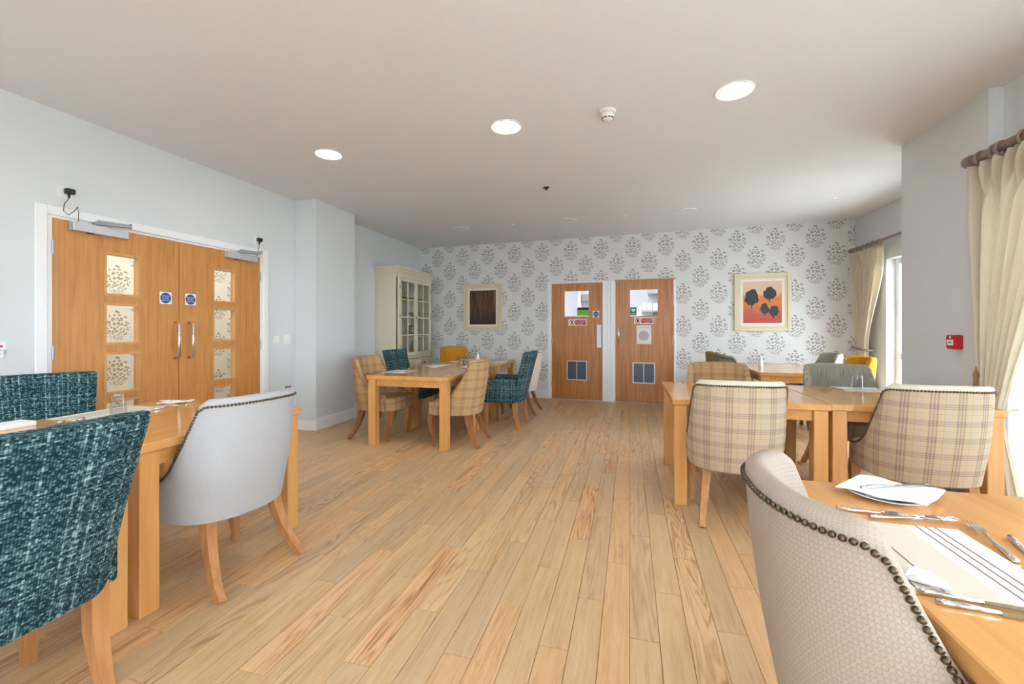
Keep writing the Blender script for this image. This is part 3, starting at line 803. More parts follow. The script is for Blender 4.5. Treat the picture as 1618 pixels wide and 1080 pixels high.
CACHE = {}
def chair(kind, label, loc, face, group):
    """face: direction in degrees that the sitter looks, 0 = +x, 90 = +y"""
    rz = math.radians(face - 90)
    nm = {'teal': 'upholstered_armchair'}.get(kind, 'tub_chair')
    if kind in CACHE:
        c = copy_tree(CACHE[kind]); c.location = (*loc, 0); c.rotation_euler = (0, 0, rz); return tag(c, label, 'chair', group)
    r = thing(nm, label, 'chair', (*loc, 0), rz, group)
    if kind == 'teal': arm_parts(r, 'tweed', 'legl')
    else:
        o, i, lg, nl, tr = {'plaid': ('plaid', 'creamfab', 'legl', True, None), 'plaidtan': ('plaidtan', 'plaidtan', 'leg', False, 'leg'), 'white': ('rings', 'rings', 'legl', True, None),
             'oyster': ('ringsbeige', 'ringsbeige', 'legl', True, None), 'plaidin': ('plaid', 'plaidtan', 'legl', False, None), 'grey': ('greyrib', 'greyrib', 'legl', False, None),
             'cream': ('creamfab', 'creamfab', 'leg', False, 'leg'), 'mustard': ('mustard', 'mustard', 'leg', False, None), 'olive': ('olive', 'olive', 'leg', False, None),
             'taupe': ('taupe', 'taupe', 'leg', False, 'darkmetal'), 'greywhite': ('creamfab', 'greyrib', 'leg', False, None)}[kind]
        tub_parts(r, o, i, lg, nl, tr)
    CACHE[kind] = r
    return r
gA = 'upholstered dining chairs'
chair('teal', 'large teal tweed armchair seen from behind in bottom left corner', (-1.985, 0.885), 181, 'teal tweed armchairs')
chair('teal', 'teal tweed armchair facing us, in front of the double doors', (-3.30, 1.80), -20, 'teal tweed armchairs')
chair('teal', 'teal tweed armchair in front of the glazed cabinet', (-2.78, 5.47), 0, 'teal tweed armchairs')
chair('teal', 'teal tweed armchair on the aisle side of the far left tables', (-1.55, 5.46), 180, 'teal tweed armchairs')
chair('white', 'white ring-patterned tub chair with nailheads, back to us at left table', (-2.05, 1.85), 176, gA)
chair('oyster', 'oyster ring-patterned tub chair with brass nailheads, nearest in bottom right', (0.585, 1.11), 0, gA)
chair('plaidtan', 'tan plaid tub chair beside the white wall column', (-2.77, 4.575), 0, gA)
chair('plaidtan', 'tan plaid tub chair on the aisle beside the far left table corner', (-1.80, 4.555), 184, gA)
chair('cream', 'cream tub chair behind the teal armchair near kitchen doors', (-1.58, 6.45), 180, gA)
chair('mustard', 'mustard yellow chair at far end of the left table row, by the cabinet', (-2.88, 7.22), -40, gA)
chair('plaid', 'beige plaid nailhead tub chair, back to us, left of two', (0.67, 3.26), 90, gA)
chair('plaid', 'beige plaid nailhead tub chair, back to us, nearest the curtain', (1.73, 3.31), 90, gA)
chair('plaidin', 'beige plaid chair facing us across the right tables', (0.80, 4.34), 270, gA)
chair('grey', 'grey striped-weave chair facing us behind the tumbler on right table', (1.80, 4.42), 270, gA)
chair('taupe', 'taupe chair with dark edge at left of back right table', (1.37, 5.94), 0, gA)
chair('olive', 'olive chair behind the taupe one at back right table', (1.35, 6.71), 0, gA)
chair('greywhite', 'grey chair with pale back at right of back right table', (2.35, 6.72), 180, gA)
chair('mustard', 'mustard yellow chair beside the far tied curtain', (2.36, 5.94), 180, gA)

# ------------------------------------------------------------------ glazed cabinet
cb = thing('display_cabinet', 'tall cream display cabinet with glazed doors against left wall', 'cabinet', (XL + 0.004, 6.376, 0), R90)
CW, CD, CHT = 1.235, 0.405, 2.24      # local x along the wall, local -y out of the wall
MB().box(0, CW, -CD, 0, 0.0, 0.10).build('plinth', 'cream', cb)
b = MB().box(0, 0.022, -CD, 0, 0.10, 2.12).box(CW - 0.022, CW, -CD, 0, 0.10, 2.12).box(0.022, CW - 0.022, -0.012, 0, 0.10, 2.12)
b.box(0.022, CW - 0.022, -CD, -0.012, 0.10, 0.12).box(0.022, CW - 0.022, -CD, -0.012, 2.10, 2.12).box(0.022, CW - 0.022, -CD, -0.012, 0.755, 0.78)
b.box(0, 0.05, -CD - 0.002, -CD + 0.02, 0.10, 2.12).box(CW - 0.05, CW, -CD - 0.002, -CD + 0.02, 0.10, 2.12)
b.build('carcass', 'cream', cb)
for z in (1.10, 1.44, 1.78): MB().box(0.022, CW - 0.022, -CD + 0.05, -0.012, z - 0.009, z + 0.009).build('shelf', 'creamin', cb)
cn = MB()
for k, (z0, z1, e) in enumerate(((2.08, 2.135, 0.006), (2.135, 2.165, 0.018), (2.165, 2.205, 0.032), (2.205, 2.25, 0.048))): cn.box(-e, CW + e, -CD - e, 0, z0, z1, 0.004)
cn.build('cornice', 'cream', cb)
MB().box(-0.012, CW + 0.012, -CD - 0.014, 0, 0.735, 0.757, 0.003).build('waist_moulding', 'cream', cb)
DWD = (CW - 0.10) / 2
for sd in (0, 1):
    u0 = 0.05 + sd * DWD; u1 = u0 + DWD - 0.003; z0, z1 = 0.785, 2.075; st = 0.058
    d = MB().box(u0, u0 + st, -CD - 0.018, -CD + 0.004, z0, z1).box(u1 - st, u1, -CD - 0.018, -CD + 0.004, z0, z1).box(u0 + st, u1 - st, -CD - 0.018, -CD + 0.004, z0, z0 + st).box(u0 + st, u1 - st, -CD - 0.018, -CD + 0.004, z1 - st, z1).build('glazed_door', 'cream', cb)
    m = (u0 + u1) / 2; ph = (z1 - z0 - 2 * st) / 4
    MB().box(m - 0.010, m + 0.010, -CD - 0.014, -CD - 0.002, z0 + st, z1 - st).build('glazing_bar', 'cream', d)
    for k in (1, 2, 3): MB().box(u0 + st, u1 - st, -CD - 0.013, -CD - 0.002, z0 + st + k * ph - 0.010, z0 + st + k * ph + 0.010).build('glazing_bar', 'cream', d)
    for k in range(4):
        for a, c in ((u0 + st, m - 0.010), (m + 0.010, u1 - st)): MB().box(a, c, -CD - 0.007, -CD - 0.004, z0 + st + k * ph + 0.010, z0 + st + (k + 1) * ph - 0.010).build('pane', 'pane', d)
    ku = u1 - 0.022 if sd == 0 else u0 + 0.022
    if sd == 0: MB().box(ku - 0.006, ku + 0.04, -CD - 0.034, -CD - 0.018, 1.42, 1.44, 0.004).build('latch', 'knob', d)
    for z in (0.95, 1.45, 1.92): MB().box(u0 - 0.004 if sd == 0 else u1 - 0.004, u0 + 0.006 if sd == 0 else u1 + 0.006, -CD - 0.022, -CD - 0.016, z - 0.03, z + 0.03).build('hinge', 'brass', d)
    w = MB().box(u0 + 0.004, u1 - 0.002, -CD - 0.016, -CD + 0.004, 0.565, 0.725, 0.003).build('drawer', 'cream', cb)
    MB().lathe([(0.008, 0), (0.008, 0.014), (0.017, 0.018), (0.015, 0.028), (0.004, 0.031)], 14, ((u0 + u1) / 2, -CD - 0.016, 0.645), 'y').build('knob', 'knob', w, True)
    w = MB().box(u0 + 0.004, u1 - 0.002, -CD - 0.016, -CD + 0.004, 0.115, 0.555, 0.003).build('cupboard_door', 'cream', cb)
    MB().box(u0 + 0.06, u1 - 0.06, -CD - 0.019, -CD - 0.016, 0.17, 0.50, 0.002).build('door_panel', 'cream', w)
    MB().lathe([(0.008, 0), (0.008, 0.014), (0.017, 0.018), (0.015, 0.028), (0.004, 0.031)], 14, (u1 - 0.04 if sd == 0 else u0 + 0.04, -CD - 0.016, 0.40), 'y').build('knob', 'knob', w, True)
# things kept in the cabinet
def in_cab(u, d, z): return (XL + d, 6.376 + u, z)
def lathe_thing(name, label, cat, prof, mat, loc, group=None, n=24):
    o = MB().lathe(prof, n).build(name, mat, None, True, loc); return tag(o, label, cat, group)
bowl = [(0.03, 0), (0.035, 0.004), (0.085, 0.06), (0.105, 0.085), (0.101, 0.086), (0.08, 0.062), (0.03, 0.012), (0.001, 0.010)]
vase = [(0.04, 0), (0.045, 0.005), (0.07, 0.10), (0.06, 0.16), (0.032, 0.20), (0.045, 0.235), (0.041, 0.235), (0.028, 0.20), (0.05, 0.15), (0.06, 0.10), (0.035, 0.012), (0.001, 0.012)]
jug = [(0.05, 0), (0.06, 0.01), (0.075, 0.08), (0.055, 0.15), (0.06, 0.19), (0.056, 0.19), (0.05, 0.15), (0.068, 0.08), (0.05, 0.015), (0.001, 0.015)]
for nm, lb, ct, pf, mt, u, z in (
    ('serving_bowl', 'white bowl on second glass-fronted shelf of cabinet', 'bowl', bowl, 'china', 0.24, 1.449),
    ('flower_vase', 'clear glass vase on cabinet top shelf behind left door', 'vase', vase, 'glass', 0.28, 1.789),
    ('water_jug', 'white china jug on cabinet top shelf behind right door', 'jug', jug, 'china', 0.86, 1.789),
    ('serving_bowl', 'white bowl on lowest raised cabinet shelf behind left door', 'bowl', bowl, 'china', 0.36, 1.109),
    ('water_jug', 'clear glass jug on lowest raised cabinet shelf behind right door', 'jug', jug, 'glass', 0.80, 1.109),
    ('flower_vase', 'white china vase on cabinet floor behind left door', 'vase', vase, 'china', 0.30, 0.780),
    ('flower_vase', 'clear glass vase on cabinet floor behind right door', 'vase', vase, 'glass', 0.90, 0.780),
    ('serving_bowl', 'clear glass bowl on second cabinet shelf behind right door', 'bowl', bowl, 'glass', 0.88, 1.449)):
    lathe_thing(nm, lb, ct, pf, mt, in_cab(u, 0.22, z))

# ------------------------------------------------------------------ pictures
def picture(label, u0, u1, z0, z1, art, rotn):
    p = thing('framed_painting', label, 'painting', (XL + (u0 + u1) / 2 * CP + 0.002 * math.sin(PHI), YB + (u0 + u1) / 2 * math.sin(PHI) - 0.003, (z0 + z1) / 2), PHI, 'framed paintings on the papered wall')
    w, h = (u1 - u0) / 2, (z1 - z0) / 2
    for k, (e0, e1, d0, d1) in enumerate(((0.0, 0.055, 0.0, 0.030), (0.055, 0.085, 0.0, 0.018))):
        b = MB()
        for s in (-1, 1):
            b.box(min(s * (w - e0), s * (w - e1)), max(s * (w - e0), s * (w - e1)), -d1, 0, -h + e0, h - e0, 0.003)
            b.box(-w + e1, w - e1, -d1, 0, min(s * (h - e0), s * (h - e1)), max(s * (h - e0), s * (h - e1)), 0.003)
        b.build('frame' if k == 0 else 'inner_frame', 'frame', p)
    b = MB(); m = 0.125
    b.box(-w + 0.08, w - 0.08, -0.012, 0, -h + 0.08, h - 0.08).build('mount', 'mount', p)
    a = MB().box(-w + m, w - m, -0.0145, -0.012, -h + m, h - m).build('artwork', art, p)
    return p, a, w - m, h - m
wu = lambda X: (X + 4) / CP
picture('tall cream-framed painting of a dark autumn forest near the cabinet', wu(-3.046), wu(-2.271), 1.195, 2.080, 'forest', 0)
p, a, aw, ah = picture('cream-framed painting of dark trees on an orange hillside', wu(1.576), wu(2.347), 1.202, 2.088, 'hill', 0)
rnd = random.Random(3)
for cx, cz, rx, rz, sx in ((-0.145, 0.07, 0.095, 0.115, 0.02), (0.10, 0.13, 0.085, 0.085, 0.04), (0.03, -0.10, 0.06, 0.07, 0.0), (0.155, -0.145, 0.068, 0.07, 0.0)):
    pts = []
    for k in range(18):
        t = 2 * PI * k / 18; q = 1 + rnd.uniform(-0.16, 0.16) + (0.18 if math.sin(t) > 0.8 else 0)
        pts.append((cx + rx * q * math.cos(t), cz + rz * q * math.sin(t)))
    MB().prism(pts, -0.0155, -0.0145).prism([(cx - 0.007, cz - rz * 1.5), (cx + 0.007, cz - rz * 1.5), (cx + 0.01, cz), (cx - 0.01, cz)], -0.0152, -0.0145).build('painted_tree', 'treeart', a)

# ------------------------------------------------------------------ ceiling fittings
def downlight(x, y, lit, label, group):
    t = thing('recessed_downlight', label, 'ceiling light', (x, y, H), 0, group)
    MB().lathe([(0.108, 0.0), (0.124, 0.0), (0.124, -0.006), (0.116, -0.010), (0.108, -0.008), (0.108, 0.0)], 40, cap=False).build('bezel', 'white', t, 'auto')
    MB().lathe([(0.108, -0.002), (0.108, -0.007), (0.0005, -0.007)], 40).build('diffuser', 'lamp' if lit else 'ceil', t)
    return t
for x, y, l in ((-2.635, 3.45, 'lit round downlight nearest the double doors'), (-0.936, 3.34, 'lit round downlight in the middle of the lit row'), (0.672, 3.22, 'lit round downlight nearest the right curtain')): downlight(x, y, True, l, 'lit round downlights')
for x, y, l in ((-2.56, 6.54, 'unlit round downlight nearest the cabinet'), (-0.866, 6.46, 'unlit round downlight above the kitchen doors'), (0.735, 6.32, 'unlit round downlight on the far right')): downlight(x, y, False, l, 'unlit round downlights')
for k, x in enumerate((-2.65, -0.95, 0.66)):
    for y, w in ((0.25, 'above the camera'), (-2.2, 'behind the camera')): downlight(x, y, True, 'lit round downlight %s, %s' % (w, ('on the double-door side', 'in the middle', 'on the window side')[k]), 'overhead downlights out of frame')
for k, (x, y, l) in enumerate(((-1.712, 6.48, 'emergency light with green indicator nearest the cabinet'), (-0.06, 6.377, 'emergency light with green indicator above the kitchen doors'), (2.397, 6.165, 'emergency light with green indicator near the bay window'))):
    t = thing('emergency_light', l, 'ceiling light', (x, y, H), 0, 'emergency lights with green indicators')
    MB().lathe([(0.034, 0.0), (0.034, -0.004), (0.026, -0.007), (0.0005, -0.007)], 24).build('bezel', 'white', t, 'auto')
    MB().lathe([(0.010, -0.006), (0.010, -0.011), (0.0005, -0.012)], 12).build('indicator', 'led', t, True)
t = thing('smoke_detector', 'white domed smoke detector between lit ceiling lights', 'smoke detector', (-0.155, 3.285, H))
MB().lathe([(0.058, 0), (0.058, -0.016), (0.052, -0.02)], 36).build('base', 'plastic', t, 'auto')
MB().lathe([(0.048, -0.018), (0.046, -0.040), (0.040, -0.060), (0.030, -0.070), (0.0005, -0.072)], 36).build('dome', 'plastic', t, True)
for k in range(10):
    a = 2 * PI * k / 10
    o = MB().box(-0.009, 0.009, -0.002, 0.002, -0.004, 0.004).build('vent_slot', 'black', t, loc=(0.0405 * math.cos(a), 0.0405 * math.sin(a), -0.058)); o.rotation_euler = (0.35, 0, a + PI / 2)
t = thing('ceiling_sensor', 'small dark ceiling sensor in front of the kitchen doors', 'sensor', (-0.904, 4.892, H))
MB().lathe([(0.038, 0), (0.038, -0.003), (0.022, -0.008)], 24).build('rosette', 'darkmetal', t, 'auto')
MB().lathe([(0.012, -0.006), (0.012, -0.022), (0.018, -0.025), (0.0005, -0.026)], 16).build('nozzle', 'darkmetal', t, 'auto')

# ------------------------------------------------------------------ wall fittings
def plate(name, label, cat, y0, y1, z0, z1, mat='plastic', group=None):
    t = thing(name, label, cat, (XL, (y0 + y1) / 2, (z0 + z1) / 2), R90, group); w, h = (y1 - y0) / 2, (z1 - z0) / 2
    MB().box(-w, w, -0.010, 0, -h, h, 0.003).build('face_plate', mat, t); return t, w, h
t, w, h = plate('light_switch', 'white light switch plate right of the double doors', 'switch', 4.25, 4.345, 1.07, 1.16)
for k in (-1, 1): MB().box(k * 0.018 - 0.010, k * 0.018 + 0.010, -0.014, -0.009, -0.018, 0.018, 0.002).build('rocker', 'plastic', t)
t = thing('thermostat', 'small white box thermostat beside the light switch', 'thermostat', (XL, 4.46, 1.112), R90)
MB().box(-0.045, 0.045, -0.028, 0, -0.055, 0.055, 0.004).build('body', 'plastic', t); MB().box(-0.006, 0.012, -0.034, -0.027, -0.03, 0.03, 0.002).build('dial', 'plastic', t)
t, w, h = plate('wall_socket', 'dark bronze socket low on wall near the column', 'socket', 4.44, 4.525, 0.44, 0.545, 'darkmetal')
for k in (-1, 1): MB().box(k * 0.02 - 0.008, k * 0.02 + 0.008, -0.014, -0.009, -0.014, 0.014, 0.001).build('rocker', 'black', t)
def plugged(label, y, z, cable):
    t = thing('wall_socket', label, 'socket', (XL, y, z), R90, 'sockets above the double doors')
    MB().box(-0.044, 0.044, -0.010, 0, -0.044, 0.044, 0.003).build('face_plate', 'plastic', t)
    MB().box(-0.012, 0.040, -0.05, -0.010, -0.008, 0.030, 0.004).build('plug', 'black', t)
    MB().tube([(0.005, -0.036, -0.006), (0.005, -0.036, -0.04)], [0.010, 0.006], 8).build('plug_neck', 'black', t, True)
    MB().tube(cable, 0.0028, 6).build('cable', 'black', t, True)
plugged('white socket with black plug above left leaf of the double doors', 2.295, 2.235, [(0.005, -0.036, -0.04), (-0.02, -0.03, -0.09), (-0.025, -0.03, -0.14), (0.0, -0.04, -0.165), (0.03, -0.05, -0.13), (0.048, -0.05, -0.095), (0.058, -0.045, -0.13), (0.060, -0.04, -0.200)])
plugged('white socket with black plug above right leaf of the double doors', 4.02, 2.215, [(0.005, -0.036, -0.04), (0.0, -0.035, -0.08), (-0.02, -0.04, -0.11), (0.01, -0.05, -0.15), (0.04, -0.045, -0.14), (0.03, -0.04, -0.11), (-0.02, -0.04, -0.13), (-0.03, -0.035, -0.185)])
t = thing('wall_notice', 'small white wall notice with red print and key at far left', 'notice', (XL, 1.93, 1.10), R90)
MB().box(-0.06, 0.045, -0.006, 0, -0.05, 0.055).build('notice_board', 'signwhite', t)
MB().box(-0.05, 0.03, -0.007, -0.006, 0.018, 0.030).build('red_line', 'signred', t)
for z in (-0.005, -0.025): MB().box(-0.05, 0.02, -0.007, -0.006, z, z + 0.006).build('blue_line', 'signblue', t)
MB().box(0.030, 0.044, -0.014, -0.008, -0.03, 0.0, 0.002).box(0.035, 0.039, -0.012, -0.010, -0.062, -0.03).build('key', 'steel', t)
# fire alarm call point on the pier
t = thing('fire_call_point', 'red fire alarm call point on the grey pier', 'fire alarm', (XP, 3.89, 1.145), RM90)
MB().box(-0.046, 0.046, -0.052, 0, -0.050, 0.050, 0.006).build('body', 'red', t)
MB().box(-0.030, 0.030, -0.054, -0.051, -0.024, 0.016, 0.001).build('glass_label', 'signwhite', t)
text('label_lettering', 'FIRE', 0.018, 'ink', t, (0, -0.0545, -0.004))
MB().lathe([(0.009, 0), (0.009, 0.002)], 16, (0.0, -0.052, 0.033), 'y').build('indicator_dot', 'signwhite', t)

# ------------------------------------------------------------------ curtains
def curtain(name, label, x, prof, folds, amp, mat, z1, z0=0.02, nu=120, nv=50, phase=0.0, pleats=0):
    """prof(t): t 0 top .. 1 bottom -> (y_near, y_far, amplitude factor)"""
    rows = []; b = MB(); uv = {}
    for a in range(nv + 1):
        t = a / nv; z = z1 + (z0 - z1) * t; ya, yb_, af = prof(t, z); row = []
        for i in range(nu + 1):
            s = i / nu; w = math.sin(2 * PI * folds * s + phase) ; w = math.copysign(abs(w) ** 0.75, w)
            w += 0.25 * math.sin(2 * PI * folds * 2.3 * s + 1.3 + t * 2)
            if pleats:
                fr = (s * pleats) % 1.0; pin = -math.exp(-((fr - 0.5) / 0.10) ** 2) * 1.6 + 0.3
                k = ss((z1 - z - 0.06) / 0.30); w = pin * (1 - k) + w * k
            row.append((x + amp * af * w * 0.8, ya + (yb_ - ya) * s + 0.012 * math.sin(6 * s + 5 * t), z))
        rows.append(row)
    b.loft(rows, False, False, lambda a, i: (i / nu * 1.6, rows[min(a, nv)][0][2]))
    o = b.build(name, mat, None, True)
    sol = o.modifiers.new('cloth_thickness', 'SOLIDIFY'); sol.thickness = 0.003
    return o
def lerp(a, b, t): return a + (b - a) * t
def ss(t): t = max(0, min(1, t)); return t * t * (3 - 2 * t)
def near_prof(t, z):
    if z > 0.72: k = max(0.0, (2.325 - z) / 1.605); return (lerp(2.55, 3.50, k ** 0.6), lerp(3.76, 3.64, k ** 0.8), lerp(1.0, 0.45, k))
    k = ss((0.72 - z) / 0.7); return (lerp(3.50, 3.36, k), lerp(3.64, 3.70, k), lerp(0.45, 0.8, k))
c = curtain('curtain', 'cream ribbed curtain hanging at the right photo edge', 2.265, near_prof, 7, 0.05, 'curtain', 2.335, nu=260, nv=70, pleats=11)
tag(c, 'cream ribbed curtain hanging at the right photo edge', 'curtain', 'cream curtains')
MB().tube([(2.33, 3.46, 0.74), (2.222, 3.47, 0.71), (2.212, 3.56, 0.71), (2.222, 3.65, 0.73), (2.28, 3.67, 0.90)], 0.008, 8).build('tieback', 'curtain', c, True)
MB().lathe([(0.002, 0.085), (0.006, 0.06), (0.016, 0.03), (0.017, 0.018), (0.012, 0.012), (0.013, 0.0), (0.015, -0.07), (0.0005, -0.07)], 14, (2.235, 3.655, 0.905)).build('tassel', 'rope', c, True)
def lit_fold_prof(t, z): return (1.2, 3.55, 1.0)  # added sheet that stands for the daylit fold of the cream curtain
c = curtain('curtain', 'daylit fold of the cream ribbed curtain, brightness painted white', 2.338, lit_fold_prof, 12, 0.009, 'curtain_lit', 2.24, nu=160)
tag(c, 'daylit fold of the cream ribbed curtain, brightness painted white', 'curtain')
def far_prof(t, z):
    if z > 0.97: k = ss((2.28 - z) / 1.31); return (lerp(6.50, 6.88, k ** 1.3), lerp(7.32, 7.16, k), lerp(1.0, 0.5, k))
    k = ss((0.97 - z) / 0.9); return (lerp(6.88, 6.72, k), lerp(7.16, 7.22, k), lerp(0.5, 0.9, k))
c = curtain('curtain', 'cream curtain tied back in the far bay corner', 3.04, far_prof, 6, 0.05, 'curtain', 2.29, nu=200, pleats=8)
tag(c, 'cream curtain tied back in the far bay corner', 'curtain', 'cream curtains')
MB().tube([(3.08, 6.82, 0.95), (2.985, 6.86, 0.96), (2.975, 7.02, 0.97), (2.985, 7.16, 0.98), (3.10, 7.20, 1.0)], 0.014, 8).build('tieback', 'pole', c, True)
def far2_prof(t, z): return (4.62, 5.0, 1.0)
c = curtain('curtain', 'cream curtain mostly hidden behind the grey pier', 3.04, far2_prof, 4, 0.04, 'curtain', 2.29, nu=60)
tag(c, 'cream curtain mostly hidden behind the grey pier', 'curtain', 'cream curtains')
def pole(label, x, ya, yb_, z, rings, r=0.019):
    t = thing('curtain_pole', label, 'curtain pole', (x, yb_, z), 0, 'curtain poles')
    L = yb_ - ya
    MB().lathe([(r, 0), (r, -L)], 16, axis='z').build('rod', 'pole', t, 'auto').rotation_euler = (-PI / 2, 0, 0)
    o = MB().lathe([(r, 0.0), (r * 1.45, 0.004), (r * 1.55, 0.02), (r * 1.45, 0.055), (r * 0.8, 0.062), (0.0005, 0.063)], 18).build('finial', 'pole', t, 'auto'); o.rotation_euler = (-PI / 2, 0, 0)
    for y in rings:
        b = MB(); R, q = r * 1.65, r * 0.30; rg = []
        for k in range(20):
            a = 2 * PI * k / 20; rg.append([((R + q * math.cos(2 * PI * m / 6)) * math.cos(a), q * 1.6 * math.sin(2 * PI * m / 6), (R + q * math.cos(2 * PI * m / 6)) * math.sin(a)) for m in range(6)])
        rg.append(rg[0]); b.loft(rg, False); b.build('ring', 'pole', t, True, loc=(0, y - yb_, -r * 0.55))
    for y in (yb_ - 0.06,): MB().box(-0.008, 0.10, y - yb_ - 0.012, y - yb_ + 0.012, -0.010, 0.010).build('bracket', 'pole', t)
    return t
pole('thick taupe curtain pole at the right photo edge', 2.26, 0.0, 3.72, 2.385, [3.64, 3.52, 3.47, 3.30, 3.12, 2.95, 2.8], 0.027)
pole('taupe curtain pole across the far bay window', 3.04, 4.66, 7.30, 2.345, [7.22, 7.10, 6.97, 6.85, 6.72, 6.60, 4.95, 4.8], 0.02)

# ------------------------------------------------------------------ tableware
def tumbler(label, loc, h=0.105, group='upturned clear tumblers'):
    pr = [(0.034, 0), (0.0345, 0.002), (0.0385, h), (0.036, h), (0.0322, 0.010), (0.0005, 0.009)]
    pr = [(r_, h - z) for r_, z in pr]           # glasses stand upside down
    return lathe_thing('glass_tumbler', label, 'glass', pr, 'glass', loc, group, 28)
def placemat(label, x, y, rot, w=0.27, d=0.335, z=TZ):
    o = MB().box(-w / 2, w / 2, -d / 2, d / 2, 0, 0.002).build('striped_placemat', 'placemat', None, False, (x, y, z + 0.0004)); o.rotation_euler = (0, 0, rot)
    return tag(o, label, 'placemat', 'striped placemats')
def shaker(label, loc, mat, h=0.06):
    t = thing('salt_shaker', label, 'shaker', loc, 0, 'small glass shakers')
    MB().lathe([(0.0165, 0), (0.018, 0.003), (0.017, h * 0.7), (0.014, h * 0.8), (0.0125, h * 0.8), (0.0125, 0.004), (0.0005, 0.003)], 18).build('body', 'glass', t, True)
    MB().lathe([(0.012, 0.005), (0.012, h * 0.45), (0.0005, h * 0.46)], 14).build('contents', mat, t, True)
    MB().lathe([(0.0155, h * 0.78), (0.0155, h * 0.93), (0.012, h), (0.0005, h * 1.02)], 18).build('lid', 'steel', t, True)
    return t
def napkin(label, x, y, z, rot, w=0.16, d=0.12, group='paper napkins'):
    b = MB(); N = 8; rows = []
    for j in range(N + 1):
        rows.append([((i / N - 0.5) * w + 0.03 * (j / N), (j / N - 0.5) * d, 0.005 + 0.004 * math.sin(i * 1.1) * math.sin(j * 0.9 + 1) + 0.002) for i in range(N + 1)])
    b.loft(rows, False, False); o = b.build('paper_napkin', 'paper', None, False, (x, y, z)); o.rotation_euler = (0, 0, rot)
    so = o.modifiers.new('paper_layers', 'SOLIDIFY'); so.thickness = 0.0035; so.offset = 0
    return tag(o, label, 'napkin', group)
def fork(label, tip, tail, z, group='steel forks'):
    p, q = Vector((*tip, 0)), Vector((*tail, 0)); L = (q - p).length; a = math.atan2(p.y - q.y, p.x - q.x)
    t = thing('dinner_fork', label, 'fork', ((p.x + q.x) / 2, (p.y + q.y) / 2, z), a, group); h = L / 2
    MB().tube([(-h, 0, 0.004), (-h + 0.03, 0, 0.004), (0, 0, 0.006), (h - 0.075, 0, 0.011)], [0.006, 0.0055, 0.003, 0.0028], 8).build('handle', 'chrome', t, True)
    hd = [(h - 0.08, 0.003), (h - 0.068, 0.010), (h - 0.05, 0.0125), (h - 0.045, 0.0125)]
    MB().plan([(x, y) for x, y in hd] + [(x, -y) for x, y in reversed(hd)], 0.008, 0.0105).build('neck', 'chrome', t)
    for k in range(4):
        y = -0.0105 + k * 0.007
        MB().tube([(h - 0.048, y, 0.0093), (h - 0.02, y, 0.006), (h, y, 0.010)], [0.0018, 0.0015, 0.0010], 6).build('tine', 'chrome', t, True)
    return t
def knife(label, tip, tail, z, group='steel knives', tilt=0.0):
    p, q = Vector((*tip, 0)), Vector((*tail, 0)); L = (q - p).length; a = math.atan2(p.y - q.y, p.x - q.x)
    t = thing('table_knife', label, 'knife', ((p.x + q.x) / 2, (p.y + q.y) / 2, z), a, group); h = L / 2; t.rotation_euler = (0, tilt, a)
    MB().tube([(-h, 0, 0.0055), (-h + 0.02, 0, 0.006), (-h * 0.1, 0, 0.005)], [0.0055, 0.006, 0.004], 8).build('handle', 'chrome', t, True)
    MB().plan([(-h * 0.1, -0.005), (-h * 0.1, 0.005), (h * 0.55, 0.0085), (h * 0.85, 0.008), (h, 0.0), (h * 0.8, -0.006)], 0.0042, 0.0058).build('blade', 'chrome', t)
    return t
def side_plate(label, x, y, z=TZ, r=0.085):
    return lathe_thing('side_plate', label, 'plate', [(r * 0.55, 0), (r * 0.6, 0.002), (r, 0.014), (r * 0.99, 0.0155), (r * 0.62, 0.005), (0.0005, 0.0045)], 'china', (x, y, z + 0.0003), 'white side plates', 40)

# near right table
side_plate('white side plate on the bottom right table', 0.725, 1.535, r=0.098)
napkin('large folded white napkin on the bottom right plate', 0.728, 1.555, TZ + 0.014, -0.55, 0.20, 0.185)
knife('steel knife lying across the napkin on the bottom right plate', (0.865, 1.60), (0.655, 1.515), TZ + 0.024)
placemat('striped placemat beside the oyster chair on bottom right table', 0.64, 1.158, 0.0)
fork('fork at top of the placemat, nearer the white plate', (0.72, 1.365), (0.545, 1.395), TZ + 0.001)
fork('fork lying half over the top placemat edge', (0.80, 1.372), (0.60, 1.345), TZ + 0.004)
fork('fork right of the placemat pointing at the curtain', (0.825, 1.375), (0.785, 1.17), TZ)
knife('steel knife at the right photo edge beside a fork', (0.80, 1.10), (0.862, 1.305), TZ)
knife('upper of two steel knives along the near edge of placemat', (0.72, 0.958), (0.515, 0.990), TZ + 0.002)
knife('lower of two steel knives along the near edge of placemat', (0.72, 0.935), (0.53, 0.962), TZ)
b = MB()
for k in range(5):
    a = -0.5 + k * 0.32; b.tube([(0, 0, 0.004), (0.03 * math.cos(a), 0.03 * math.sin(a), 0.010), (0.062 * math.cos(a), 0.062 * math.sin(a), 0.005)], [0.004, 0.008, 0.003], 6)
tag(b.build('folded_napkin', 'paper', None, True, (0.522, 1.035, TZ + 0.003)), 'white frilled napkin tip on striped placemat beside oyster chair', 'napkin')
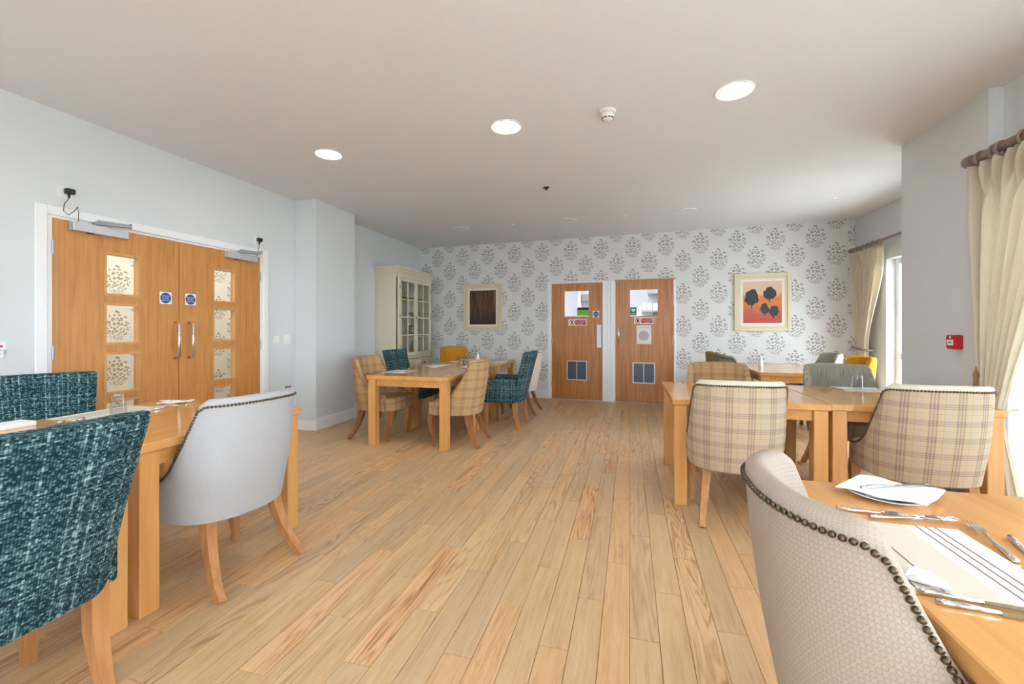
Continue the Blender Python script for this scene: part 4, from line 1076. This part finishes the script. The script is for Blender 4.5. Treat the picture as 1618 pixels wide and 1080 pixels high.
# right tables
placemat('placemat under the tumbler on the table by the pier', 1.82, 4.20, R90)
tumbler('tumbler on the table by the pier, in front of grey chair', (1.80, 4.23, TZ + 0.0025))
fork('fork left of the tumbler on the table by the pier', (1.60, 4.26), (1.67, 4.10), TZ)
knife('knife right of the tumbler on the table by the pier', (2.05, 4.12), (1.93, 4.22), TZ + 0.002)
lathe_thing('sauce_bottle', 'small white bottle on the far right table', 'bottle', [(0.026, 0), (0.028, 0.004), (0.028, 0.07), (0.016, 0.10), (0.012, 0.13), (0.013, 0.135), (0.0005, 0.136)], 'china', (1.66, 6.45, TZ))
placemat('placemat at the far end of the far right tables', 1.95, 6.75, R90)
knife('knife on far right table placemat', (1.80, 6.72), (2.02, 6.74), TZ + 0.003)
# left table
placemat('placemat beneath the tumbler on the left table', -2.93, 1.90, 0.1, 0.30, 0.43)
tumbler('tumbler on the left table in front of teal armchair', (-2.84, 1.88, TZ + 0.0025), 0.12)
shaker('shaker with white salt on left table, nearer the photo edge', (-2.60, 1.475, TZ), 'salt')
shaker('shaker with pepper on left table, right of the salt', (-2.53, 1.515, TZ), 'pepper', 0.07)
napkin('white napkin on the left table nearest the double doors', -2.93, 2.27, TZ, 0.5, 0.15, 0.10)
knife('knife on the napkin at the double-door end of left table', (-2.87, 2.33), (-3.0, 2.22), TZ + 0.011)
fork('fork beside the placemat on the left table', (-2.78, 2.12), (-2.80, 1.94), TZ)
tag(MB().box(-0.06, 0.06, -0.10, 0.10, 0, 0.022, 0.002).build('folded_card', 'paper', None, False, (-3.0, 1.47, TZ)), 'white folded card at the left photo edge on the table', 'card')
# far left tables
placemat('placemat nearest the tan plaid chair by the column', -2.56, 4.60, 0.0)
fork('fork on nearest placemat of the far left tables', (-2.44, 4.66), (-2.44, 4.48), TZ + 0.003)
tumbler('tumbler in front of the teal armchair by the cabinet', (-2.52, 4.98, TZ))
side_plate('white side plate beside the tumbler near the cabinet', -2.38, 5.16)
napkin('napkin on side plate near the cabinet', -2.38, 5.16, TZ + 0.012, 0.3, 0.13, 0.10)
placemat('placemat on the middle far left table', -2.50, 5.50, 0.0)
side_plate('white side plate in front of mustard chair', -2.50, 6.10)
tumbler('left one of two tumblers in front of mustard chair', (-2.50, 6.28, TZ))
tumbler('right one of two tumblers in front of mustard chair', (-2.41, 6.33, TZ))
shaker('salt shaker in middle of the far left tables', (-2.30, 5.86, TZ), 'salt', 0.07)
shaker('pepper shaker in middle of the far left tables', (-2.24, 5.82, TZ), 'pepper', 0.07)
lathe_thing('sauce_bottle', 'white bottle on far left tables behind plaid chair', 'bottle', [(0.026, 0), (0.028, 0.004), (0.026, 0.08), (0.016, 0.11), (0.012, 0.14), (0.013, 0.145), (0.0005, 0.146)], 'china', (-2.08, 5.95, TZ))
side_plate('white side plate behind tan plaid chair on aisle', -1.96, 5.22)
napkin('napkin on plate behind the aisle plaid chair', -1.96, 5.22, TZ + 0.012, 0.2, 0.12, 0.10)
placemat('placemat at far end of far left tables', -2.42, 6.62, R90)
placemat('placemat by the cream chair on far left tables', -1.93, 6.35, 0.0)
